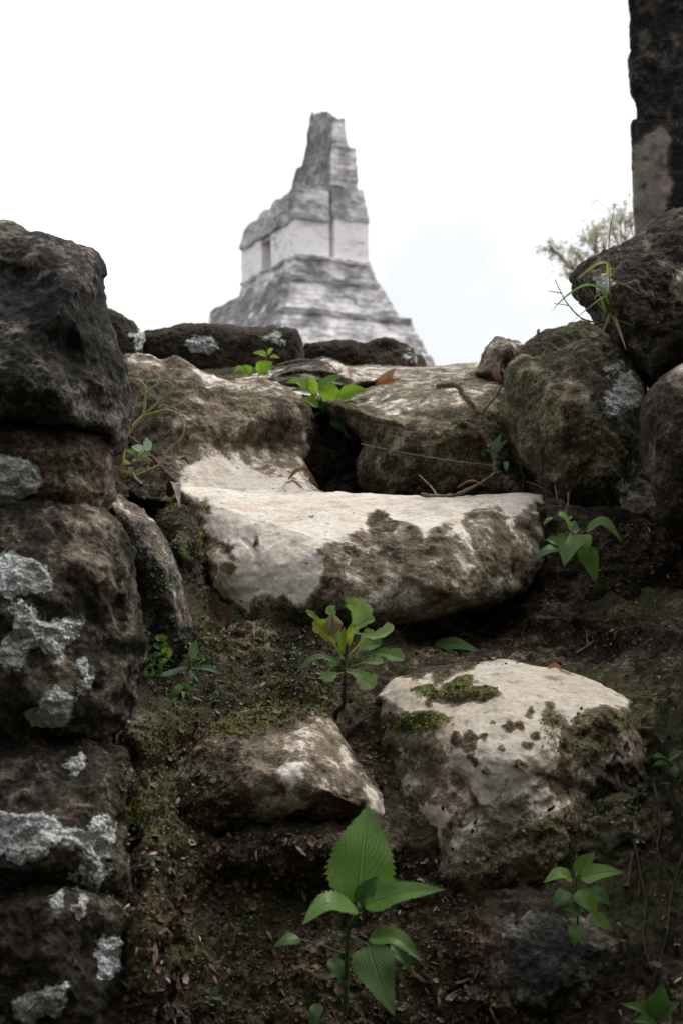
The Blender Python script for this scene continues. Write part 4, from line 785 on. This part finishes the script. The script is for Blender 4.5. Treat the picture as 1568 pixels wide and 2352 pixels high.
plant('leafy_plant', 'bright backlit sprout on the crest stones, just above the dark hollow', 'plant', (745, 940), [
    ((756, 919), (760, 873), 46, -.03, -.03, 'leaf_bright', dict(up=.1, kind='ovate', fold=.12, pet=(748, 942))),
    ((780, 911), (845, 897), 35, -.03, -.04, 'leaf_bright', dict(up=.5, pet=(750, 942), mid=(812, 898))),
    ((726, 901), (706, 862), 26, -.02, -.03, 'leaf_bright', dict(up=.2, pet=(741, 940))), ((708, 894), (654, 880), 23, -.03, -.04, 'leaf_bright', dict(mid=(682, 876), up=.8, pet=(738, 938))),
    ((731, 890), (794, 862), 26, -.04, -.05, 'leaf', dict(up=.9, mid=(760, 872), pet=(742, 940))), ((731, 934), (684, 919), 21, -.04, -.05, 'leaf_bright', dict(up=.7, mid=(708, 920), pet=(744, 944))),
    ((778, 937), (830, 946), 23, -.03, -.05, 'leaf', dict(mid=(808, 929), up=.9, pet=(750, 944))), ((764, 965), (792, 995), 30, -.02, -.03, 'leaf_deep', dict(pet=(752, 945))),
    ((718, 960), (690, 994), 18, -.01, -.02, 'leaf_deep', dict(pet=(742, 944))), ((712, 896), (664, 899), 12, -.01, -.01, 'leaf_deep', {}), ((716, 906), (724, 918), 17, -.03, -.03, 'leaf_bright', {}), ((722, 958), (708, 950), 16, -.02, -.03, 'dry_straw', dict(nm='withered_leaf')), ((772, 950), (784, 985), 14, -.01, -.02, 'dry_brown', dict(nm='withered_leaf')), ((778, 975), (800, 1010), 14, .0, -.01, 'dry_pink', dict(nm='withered_leaf'))],
    [([(745, 952, .02), (744, 935, -.02), (735, 905, -.03)], 2.2, 1.6), ([(760, 950, .0), (790, 985, -.01), (812, 1020, -.02)], 1.2, .6, 'twig_grey', 'root')])
plant('leafy_plant', 'small yellow-green herb at the back of the crest, before the blurred wall', 'plant', (588, 866), [
    ((590, 852), (627, 832), 30, -.02, -.03, 'leaf_bright', dict(up=.3)), ((614, 816), (580, 811), 17, -.02, -.03, 'leaf_bright', {}), ((616, 813), (629, 801), 16, -.02, -.03, 'leaf_bright', {}), ((621, 819), (643, 823), 12, -.02, -.03, 'leaf_yellow', {}),
    ((575, 857), (559, 838), 22, -.03, -.04, 'leaf_bright', dict(up=.4)), ((566, 854), (536, 858), 16, -.03, -.05, 'leaf_bright', dict(mid=(550, 846))), ((572, 864), (548, 865), 12, -.03, -.04, 'leaf_yellow', {}), ((608, 850), (635, 842), 15, -.01, -.02, 'leaf', {}), ((600, 858), (620, 862), 13, -.03, -.04, 'leaf', {})],
    [([(590, 872, .01), (603, 845, -.02), (614, 812, -.02)], 1.6, 1.)])
plant('vine', 'bare yellow-green tendril stems curling beside the black boulder', 'plant', (284, 1075), [
    ((318, 1046), (350, 1018), 44, -.02, -.03, 'leaf_pale', dict(up=.8, kind='lobed')), ((330, 1040), (302, 1026), 26, -.02, -.03, 'leaf_pale', dict(up=.8)),
    ((316, 1048), (287, 1033), 18, -.03, -.04, 'leaf_bright', dict(up=.9)), ((318, 1049), (351, 1046), 17, -.03, -.04, 'leaf_bright', dict(up=.9)), ((298, 1062), (280, 1068), 16, -.02, -.03, 'leaf_yellow', {}), ((316, 1079), (342, 1082), 11, -.02, -.03, 'leaf', {}), ((300, 1072), (302, 1096), 12, -.02, -.03, 'dry_straw', {}), ((292, 1080), (276, 1100), 18, -.01, -.02, 'dry_brown', {})],
    [([(281, 1066), (286, 1012), (303, 984), (330, 955)], 5.4, 4.5, 'stem_vine'), ([(330, 955), (333, 930), (335, 904), (332, 886), (318, 874), (296, 870)], 3.2, 1.8, 'stem_vine'), ([(335, 906), (358, 886), (382, 876), (396, 884), (397, 893)], 3.0, 1.8, 'stem_vine'), ([(331, 954), (360, 928), (387, 902), (398, 888)], 2.8, 1.5, 'stem_vine'),
     ([(332, 955), (358, 948), (385, 942), (411, 953), (421, 972), (422, 997), (409, 1015)], 3.8, 1.5, 'stem_vine'), ([(409, 1015), (385, 1034), (374, 1061), (345, 1080), (316, 1092)], 1.5, 4.1, 'stem_vine'), ([(310, 1086), (316, 1048)], 1.5, 1.2, 'stem_green')], root_d=-.05)
plant('leafy_plant', 'low lance-leaved rosette at the foot of the green-scaled slab', 'plant', (436, 1535), [
    ((441, 1514), (451, 1470), 22, -.03, -.04, 'leaf_blue', dict(kind='lance', up=.6)), ((443, 1533), (512, 1549), 17, -.03, -.05, 'leaf_blue', dict(kind='lance', up=.9)), ((437, 1538), (462, 1571), 17, -.03, -.05, 'leaf_blue', dict(kind='lance', up=.8)),
    ((432, 1532), (358, 1553), 18, -.03, -.05, 'leaf_blue', dict(kind='lance', mid=(396, 1546), up=.9)), ((442, 1518), (469, 1512), 9, -.04, -.05, 'leaf', dict(kind='lance')), ((434, 1524), (420, 1516), 10, -.04, -.05, 'leaf', {})], [([(436, 1545, .01), (437, 1520, -.03)], 2, 1.6)])
plant('seedling', 'tiny three-leaved seedling below the lance-leaved rosette', 'plant', (424, 1580), [
    ((420, 1572), (390, 1608), 18, -.03, -.04, 'leaf', dict(kind='lance', up=.7)), ((430, 1579), (460, 1588), 11, -.03, -.04, 'leaf', dict(kind='lance')), ((422, 1588), (422, 1606), 9, -.03, -.04, 'leaf_yellow', {}), ((424, 1576), (428, 1568), 12, -.03, -.03, 'leaf', {})], [([(425, 1585, .01), (424, 1572, -.02)], 1.3, 1.)])
def fern_leaves(rach, n, L, W, mat):
    out = []; rp = spline([np.array([*r, 0.]) for r in rach], 10)
    for i in range(n):
        k_ = int((i+1)/(n+.3)*(len(rp)-1)); p_ = rp[k_][:2]; t_ = rp[min(k_+1, len(rp)-1)][:2]-rp[k_-1][:2]; t_ /= np.linalg.norm(t_); s_ = np.array([-t_[1], t_[0]])
        ll = L*(1-.45*i/n)
        for sg in (-1, 1): e_ = p_+(s_*sg*.85+t_*.5)*ll; out.append((tuple(p_), tuple(e_), W, -.03, -.035, mat, dict(kind='obovate', nm='leaflet')))
    p_ = rp[-2][:2]; out.append((tuple(p_), tuple(p_+(rp[-1][:2]-rp[-4][:2])*1.2), W, -.03, -.03, mat, dict(kind='obovate', nm='leaflet')))
    return out
ra, rb_ = [(402, 1522), (372, 1500), (371, 1466)], [(392, 1530), (352, 1524), (338, 1488)]
rc_ = [(390, 1535), (360, 1540), (335, 1546)]
plant('fern', 'little glossy fern sprig against the flank of the lichen-spotted boulder', 'fern', (398, 1526),
      fern_leaves(ra, 4, 27, 15, 'leaf')+fern_leaves(rb_, 4, 22, 13, 'leaf_deep')+fern_leaves(rc_, 3, 17, 11, 'leaf'),
      [([(*a, -.03) for a in ra], 1.2, .7, 'stem_green', 'rachis'), ([(*a, -.03) for a in rb_], 1.2, .7, 'stem_green', 'rachis'), ([(*a, -.03) for a in rc_], 1.1, .7, 'stem_green', 'rachis'), ([(398, 1530, .01), (402, 1522, -.03)], 1.4, 1.2)], root_d=-.10)
plant('seedling', 'pair of small leaves sprouting at the right edge beyond the step block', 'plant', (1535, 1750), [
    ((1532, 1745), (1497, 1738), 20, -.03, -.05, 'leaf', {}), ((1535, 1743), (1568, 1726), 22, -.03, -.04, 'leaf_deep', {}), ((1528, 1752), (1500, 1758), 14, -.03, -.04, 'leaf', {}), ((1545, 1760), (1552, 1790), 18, -.02, -.03, 'leaf_deep', {})], [([(1535, 1758, .01), (1534, 1744, -.03)], 1.6, 1.2)])

# grass tuft with dry blades, growing in the notch under the dark overhang
gh = hitY(1405, 750); GY = gh-.03
gr = empty('grass_tuft', [float(x) for x in P(1405, 750, gh)], 'tuft of green and dried grass blades under the dark overhanging rock', 'grass', 'small plants rooted among the stones')
for pts_, W, mt, d1 in [([(1397, 700), (1385, 668), (1346, 654), (1300, 680), (1262, 718)], 9, 'leaf', -.08), ([(1400, 700), (1390, 682), (1363, 697), (1305, 745)], 6, 'dry_straw', -.06), ([(1400, 640), (1393, 609), (1378, 604), (1350, 620), (1322, 642)], 10, 'leaf_yellow', -.05),
                        ([(1402, 680), (1404, 647), (1438, 656), (1481, 682)], 7, 'dry_straw', -.06), ([(1407, 745), (1425, 712), (1441, 690), (1460, 670)], 10, 'leaf', -.03), ([(1405, 715), (1418, 750), (1438, 806)], 9, 'dry_straw', -.08), ([(1402, 706), (1394, 735), (1380, 770)], 7, 'dry_pink', -.06),
                        ([(1407, 738), (1425, 738), (1454, 750)], 6, 'leaf', -.04), ([(1402, 742), (1380, 746), (1357, 753)], 5, 'leaf', -.04), ([(1390, 720), (1380, 690), (1372, 678), (1364, 684)], 9, 'leaf', -.04), ([(1402, 745), (1403, 700), (1399, 660)], 9, 'leaf_yellow', -.02), ([(1404, 745), (1398, 715), (1404, 690)], 6, 'dry_brown', -.03), ([(1388, 720), (1362, 680), (1335, 638)], 3, 'dry_straw', -.04)]:
    w3 = [P(a, b, GY+d1*i/(len(pts_)-1)) for i, (a, b) in enumerate(pts_)]
    leaf_obj('blade', w3, facing(w3[0], .5), W*GY/F, mt, parent=gr, kind='blade', fold=.3, nv=3, nu=24)
sp = spline([P(1404, 748, gh), P(1402, 700, GY-.02), P(1399, 649, GY-.03), P(1397, 580, GY-.03), P(1400, 530, GY-.03), P(1411, 468, GY-.03)]); c_, q_ = tube(sp, np.linspace(2.2, .8, len(sp))*GY/F, 6)
mesh_np('seed_stalk', c_-np.array(gr.location), q_, M['twig_grey'], parent=gr)

def twig(name, label, branches, mat, off=-.012, fixedY=None, cap=None, cat='twig', group='fallen twigs on the stones'):
    """branches: list of (pixel path, r0 px, r1 px); each path lies on what the photo shows under it"""
    e = None
    for i, (pth, r0, r1) in enumerate(branches):
        Ys = [(fixedY if fixedY else hitY(p[0], p[1]))+(p[2] if len(p) > 2 else 0) for p in pth]
        Ys = np.array(Ys)
        if cap: Ys = np.minimum(Ys, cap)
        if not fixedY and len(Ys) > 2: Ys = np.minimum(Ys, np.convolve(np.pad(Ys, 1, mode='edge'), [.25, .5, .25], 'valid'))
        w3 = [P(p[0], p[1], y+off) for p, y in zip(pth, Ys)]
        if e is None: e = empty(name, [float(x) for x in w3[-1]], label, cat, group)
        sp = spline(w3, 8); rad = np.linspace(r0, r1, len(sp))*Ys.mean()/F*(1+.18*np.sin(np.arange(len(sp))*1.9)+rng.normal(0, .07, len(sp)))
        sp = sp+rng.normal(0, .12, sp.shape)*rad[:, None]
        c_, q_ = tube(sp, rad, 8); mesh_np('branch' if i == 0 else 'side_branch', c_-np.array(e.location), q_, M[mat], parent=e)
    return e
tY = hitY(1060, 960, 2.0)-.06
tw = twig('twig', 'forked dead branch lying across the greenish stone into the hollow',
     [([(1003, 886), (1020, 886), (1046, 884), (1070, 915), (1099, 951), (1103, 980), (1116, 1005), (1130, 1030), (1138, 1054), (1140, 1083), (1160, 1103), (1187, 1128)], 6.2, 9.),
      ([(1101, 953), (1120, 930), (1136, 912), (1152, 884)], 3.6, 2.4), ([(1138, 1086), (1110, 1106, -.03), (1080, 1122, -.05), (1033, 1139, -.09), (965, 1137, -.11)], 4.2, 4.8), ([(1003, 1139, -.1), (988, 1117, -.06), (960, 1090, -.03)], 3, 1.6), ([(1139, 1071), (1060, 1062), (980, 1050), (900, 1035), (828, 1019)], 2.4, 1.2)], 'twig', off=-.032, cap=2.0)
for b, t, W, mt in [((1131, 1042), (1150, 996), 18, 'leaf_blue'), ((1136, 1040), (1164, 1010), 14, 'leaf'), ((1128, 1040), (1110, 1035), 12, 'leaf_deep'), ((1160, 1060), (1162, 1085), 12, 'leaf')]:
    pb, pt = P(*b, tY-.05), P(*t, tY-.06); leaf_obj('leaf', [pb, (pb+pt)/2+facing(pb)*.002, pt], facing(pb), W*tY/F, mt, parent=tw)
twig('twig', 'reddish broken twig leaning beside the vine', [([(297, 1003), (318, 1019), (358, 1058), (385, 1087), (411, 1114)], 3.2, 6.5)], 'twig_red')
twig('twig', 'short stubby grey twig at the foot of the vine', [([(303, 1086), (312, 1100), (326, 1114)], 4, 5)], 'twig_grey')
twig('twig', 'thin bare dead twig forking against the sky left of the grass tuft', [([(1373, 742), (1335, 731), (1305, 701), (1288, 673), (1274, 642)], 2.2, .9), ([(1288, 673), (1275, 671), (1259, 668)], 1.3, .8), ([(1305, 702), (1290, 699), (1271, 697)], 1.3, .8)], 'twig_grey', fixedY=GY+.02)
twig('twig', 'long dry stem arching over the grey stone on the crest', [([(637, 840), (660, 832), (693, 826), (719, 827), (745, 832), (760, 840), (775, 858), (781, 886)], 2.4, 1.2)], 'twig_grey', fixedY=hitY(720, 870)-.05)
twig('twig', 'pale snapped stick standing on the mossy ledge', [([(1226, 782), (1232, 772), (1236, 756)], 3.5, 3)], 'twig_grey', off=-.008, fixedY=hitY(1228, 790)-.01)
twig('twig', 'dry upright stalk at the right end of the worn step', [([(1258, 1190), (1254, 1150), (1245, 1122), (1208, 1106)], 2.2, 1.4), ([(1247, 1124), (1262, 1112)], 1.4, .8)], 'twig_red', fixedY=hitY(1262, 1195)-.04)
twig('twig', 'slim straw-coloured stalk above the drooping plant on the right bank', [([(1292, 1190), (1303, 1160), (1304, 1130)], 1.4, 2.4), ([(1278, 1145), (1274, 1115)], 2, 1.5)], 'twig_grey', fixedY=hitY(1300, 1195)-.03)
twig('twig', 'small tan stick stuck in the dark bank above the step block', [([(1322, 1500), (1350, 1482), (1362, 1472)], 2.6, 1.4), ([(1348, 1478), (1346, 1448)], 3, 1.5)], 'twig_grey', off=-.006)
twig('twig', 'rusty brown splinter in the dark corner right of the step block', [([(1438, 2040), (1446, 2000), (1452, 1958)], 6, 4)], 'twig_red', off=-.015)
for i, (lab, pth) in enumerate([('long dark rootlet at the right edge below the pair of small leaves', [(1500, 1800), (1515, 1880), (1510, 1960), (1545, 2040)]), ('dark rootlet hanging right of the weathered grey stone', [(1470, 2010), (1482, 2070), (1476, 2150), (1490, 2210)]), ('wiry rootlet slanting to the right edge above the corner plant', [(1568, 1960), (1540, 2060), (1530, 2150), (1500, 2250)]), ('thin rootlet beside the rusty splinter', [(1456, 1930), (1468, 2000), (1465, 2060)])]):
    twig('root', lab, [(pth, 3.2, 1.8)], 'stem_dark', off=-.008, cat='root', group='rootlets on the dark right bank')

def fallen(label, a, b, W, mat, name='fallen_leaf', lift=.006, kind='ovate', mid_lift=.2, group='fallen leaves lying on the stones', **k):
    ha, hb = hit(*a), hit(*b)
    pa, pb = ha[0]+ha[1]*lift, hb[0]+hb[1]*lift; n_ = ha[1]+hb[1]; n_ /= np.linalg.norm(n_)
    if np.linalg.norm(pa-pb) > .25: pb = P(*b, pa[1])
    Wm = W*pa[1]/F
    return tag(leaf_obj(name, [pa, (pa+pb)/2+n_*mid_lift*np.linalg.norm(pa-pb), pb], n_, Wm, mat, kind=kind, **k), label, 'leaf', group)
fallen('curled orange-brown dead leaf on the crest slab right of the bright sprout', (848, 884), (900, 878), 30, 'dry_orange', curl=-.6, fold=.8)
fallen('small rust-orange dead leaf on the pale top of the step block', (1258, 1550), (1290, 1558), 24, 'dry_orange', fold=.6)
fallen('dark green fallen leaf lying in the shade under the worn step', (1005, 1486), (1096, 1502), 40, 'leaf_deep', fold=.2, mid_lift=.05)
fallen('pinkish curled dead leaf wedged against the lichen-patched boulder', (1148, 842), (1158, 884), 22, 'dry_pink', fold=.7, curl=-.5)
fallen('chestnut dead leaf lying under the fork of the dead branch', (1052, 1142), (1116, 1138), 24, 'dry_brown', lift=.012, fold=.3)
fallen('maroon crumpled leaf in the leaf mould left of the lobed seedling', (496, 1430), (514, 1452), 30, 'dry_maroon', fold=.8, curl=-.5)
fallen('dark red curled leaf strip on the pale ledge beside the hollow', (662, 1112), (735, 1134), 14, 'dry_brown', kind='lance', fold=.9)
fallen('thin rusty leaf sliver flat on the ledge, left of the curled strip', (648, 1128), (700, 1136), 8, 'dry_brown', kind='lance')
fallen('grey-purple withered leaf draped behind the vine stems', (330, 872), (386, 894), 10, 'dry_pink', kind='lance', fold=.6)
fallen('small dark dry leaf on the mossy left end of the ledge', (412, 1066), (436, 1078), 12, 'dry_maroon', fold=.8)
fallen('dried grey leaf lying on the moss beside the left end of the worn step', (392, 1150), (412, 1178), 26, 'twig_grey', fold=.3)

# ---- uncountable small growth and litter
def scatter(name, polys, n, sizes, mat, tone=(0, 1), shape='disc', lift=.001, tilt=.5, cluster=0):
    cos, tn = [], []; tries = 0; kk = 6
    areas = [abs(sum(p[i][0]*p[(i+1) % len(p)][1]-p[(i+1) % len(p)][0]*p[i][1] for i in range(len(p))))/2*wt for p, wt in polys]
    pr = np.array(areas)/sum(areas)
    while len(cos) < n and tries < n*4:
        tries += 1
        pl_ = np.array(polys[rng.choice(len(polys), p=pr)][0]); q0 = rng.uniform(pl_.min(0), pl_.max(0))
        if psdf(q0[None], pl_)[0] < rng.normal(0, 9): continue
        for _ in range(1+cluster):
            qq = q0+(rng.normal(0, 9, 2) if cluster else 0)
            h = hit(*qq)
            if h is None or h[0][1] > 3: continue
            p_, n_ = h; n_ = n_+rng.normal(0, tilt, 3); n_ /= np.linalg.norm(n_)
            a = np.cross(n_, rng.normal(size=3)); a /= np.linalg.norm(a); b = np.cross(n_, a); s = rng.uniform(*sizes)*(1 if rng.random() < .8 else 1.6)
            p_ = p_+n_*(lift+s*.2)
            if shape == 'disc':
                an = np.linspace(0, 2*math.pi, kk, endpoint=False)
                ring = p_+s*(np.cos(an)[:, None]*a*rng.uniform(.6, 1)+np.sin(an)[:, None]*b)*rng.uniform(.8, 1.15, (kk, 1))+n_*(s*.35*rng.random((kk, 1)))
                cos.append(np.concatenate([p_[None]-n_*s*.15, ring]))
            else:                                       # splinter / needle
                ln = s*rng.uniform(1.5, 4); w_ = s*rng.uniform(.18, .45)
                cos.append(np.stack([p_-a*ln*.5, p_-a*ln*.2+b*w_+n_*s*.3, p_+a*ln*.2+b*w_*.8+n_*s*.35, p_+a*ln*.5, p_+a*ln*.2-b*w_, p_-a*ln*.2-b*w_*.9, p_+n_*s*.3]))
            tn.append(rng.uniform(*tone))
    m = len(cos); cc = np.concatenate(cos); 
    if shape == 'disc': tri = np.array([[0, 1+i, 1+(i+1) % kk] for i in range(kk)])
    else: tri = np.array([[6, i, (i+1) % 6] for i in range(6)])
    f = (tri[None]+np.arange(m)[:, None, None]*7).reshape(-1, 3)
    o = mesh_np(name, cc, f, M[mat], smooth=False, attrs={'tone': np.repeat(np.array(tn), 7)}); return tag(o, kind='stuff')
def tone_mat(name, stops, rough=.8, spec=.15, trans=0.):
    g = NG(name); c = g.ramp(g.attr('tone'), stops); b = g.bsdf(c, rough, spec)
    return g.done(b.outputs[0])
M['litter'] = tone_mat('litter', [(0, (.015, .010, .007)), (.35, (.06, .04, .026)), (.6, (.14, .085, .055)), (.8, (.20, .14, .10)), (.95, (.34, .26, .20)), (1, (.45, .40, .34))])
M['scale_moss'] = tone_mat('scale_moss', [(0, (.025, .045, .022)), (.5, (.065, .11, .055)), (.85, (.13, .20, .12)), (1, (.24, .31, .22))], rough=.5, spec=.3)
M['moss_tuft'] = tone_mat('moss_tuft', [(0, (.04, .05, .008)), (.6, (.12, .15, .02)), (1, (.24, .27, .04))])
bank_low = [(280, 1930), (700, 1910), (960, 1960), (1100, 2080), (1150, 2352), (280, 2352)]
bank_mid = [(440, 1190), (480, 1400), (700, 1440), (860, 1440), (780, 1640), (330, 1700), (340, 1560), (450, 1500), (440, 1350)]
bank_lft = [(280, 1660), (480, 1660), (560, 1900), (300, 1930), (270, 1780)]
bank_rgt = [(1240, 1180), (1568, 1200), (1568, 1640), (1450, 1600), (1300, 1520), (1240, 1440)]
bank_und = [(900, 1430), (1240, 1420), (1300, 1530), (960, 1530)]
corner = [(1490, 1700), (1568, 1680), (1568, 2352), (1150, 2352), (1460, 2250), (1490, 2000)]
step_low = [(880, 1780), (1000, 1980), (1180, 2050), (1440, 1940), (1490, 1780), (1300, 1850), (1100, 1900)]
scatter('leaf_litter', [(bank_low, 1.), (bank_mid, 1.5), (bank_lft, 1.3), (bank_rgt, .6), (bank_und, .8), (corner, .5), (step_low, .5), ([(868, 1600), (900, 1700), (880, 1850), (780, 1680)], 1.4), ([(270, 1090), (410, 1100), (430, 1180), (300, 1150)], 1.2)], 8500, (.0006, .0019), 'litter', tone=(0, .86))
scatter('needle_litter', [(bank_low, 1.), (bank_mid, 1.2), (bank_lft, 1.), (bank_rgt, .8), (bank_und, 1.2), (corner, 1.), (step_low, .6)], 1100, (.0012, .0036), 'litter', tone=(.1, 1.), shape='needle', tilt=.7)
scatter('leaf_fragments', [(bank_low, 1.), (bank_mid, 1.), (bank_lft, 1.), (bank_rgt, .8), (bank_und, 1.), (corner, .6)], 170, (.0022, .005), 'litter', tone=(.2, .95), tilt=.8)
scatter('scale_moss', [([(440, 1180), (480, 1240), (490, 1420), (450, 1400), (400, 1220)], 1.6), ([(310, 1200), (350, 1210), (430, 1440), (430, 1520), (340, 1500), (320, 1330)], 1.8), ([(450, 1400), (760, 1480), (760, 1640), (340, 1660), (450, 1520)], 1.8), ([(1280, 1640), (1430, 1650), (1440, 1740), (1330, 1740)], 1.4), ([(868, 1610), (920, 1640), (960, 1820), (880, 1830)], 1.0), (bank_low, .16), ([(1380, 1800), (1480, 1760), (1470, 1930), (1400, 1950)], .8), ([(290, 830), (390, 850), (400, 1060), (310, 1060)], .5), ([(1380, 560), (1560, 520), (1568, 640), (1420, 650)], .3), ([(250, 1100), (280, 1100), (300, 1180), (260, 1180)], 2.), ([(1080, 900), (1160, 900), (1160, 1010), (1090, 1010)], .6), (step_low, .25), (bank_lft, .35), ([(150, 1920), (290, 1960), (280, 2040), (160, 2050)], .3)],
        1300, (.0008, .0024), 'scale_moss', tilt=.6, cluster=3)
scatter('moss_tufts', [([(330, 1560), (480, 1450), (760, 1470), (780, 1620), (600, 1600), (420, 1650)], .4), (bank_lft, .25), ([(600, 1600), (760, 1600), (740, 1650), (480, 1690)], 1.5), ([(935, 1590), (1060, 1562), (1150, 1602), (980, 1607)], 1.2), ([(895, 1645), (1020, 1640), (990, 1680), (905, 1680)], 1.6), ([(285, 1850), (345, 1840), (350, 1875), (300, 1885)], 2.), ([(470, 1670), (620, 1630), (650, 1650), (520, 1700)], 1.2), ([(430, 1190), (480, 1250), (490, 1340), (430, 1330)], 1.2), ([(1255, 785), (1345, 735), (1356, 750), (1290, 790)], 1.5), ([(340, 1100), (410, 1100), (420, 1170), (380, 1170)], 1.2), ([(555, 885), (595, 885), (600, 960), (560, 950)], 1.), ([(1250, 1620), (1290, 1650), (1280, 1730), (1240, 1700)], 1.), ([(990, 884), (1120, 850), (1130, 866), (1010, 896)], 2.), ([(870, 868), (1000, 850), (1000, 866), (880, 880)], .8), ([(460, 1160), (490, 1160), (485, 1178), (463, 1178)], 1.)],
        3400, (.0006, .0015), 'moss_tuft', tilt=.9)

# ------------------------------------------------------------------ unseen foliage added behind the camera to keep the low sky off the stones
n_f = 9000; th = rng.uniform(R(182), R(358), n_f); rr_ = rng.uniform(6.5, 10, n_f)
ctr = np.stack([np.cos(th)*rr_, np.sin(th)*rr_-.5, .6+rng.random(n_f)**.8*8.], -1)
ax = rng.normal(size=(n_f, 3)); ax /= np.linalg.norm(ax, axis=1)[:, None]; sx = np.cross(ax, rng.normal(size=(n_f, 3))); sx /= np.linalg.norm(sx, axis=1)[:, None]
L = rng.uniform(.2, .55, (n_f, 1))
fc = np.stack([ctr-ax*L, ctr+sx*L*.4, ctr+ax*L, ctr-sx*L*.4], 1).reshape(-1, 3)
g = NG('forest_leaf'); M['forest_leaf'] = g.done(g.bsdf(g.ramp(g.attr('tone'), [(0, (.02, .04, .012)), (1, (.06, .10, .03))]), .6, .2).outputs[0])
tag(mesh_np('forest', fc, np.arange(n_f*4).reshape(-1, 4), M['forest_leaf'], smooth=False, attrs={'tone': np.repeat(rng.random(n_f), 4)}), kind='stuff')
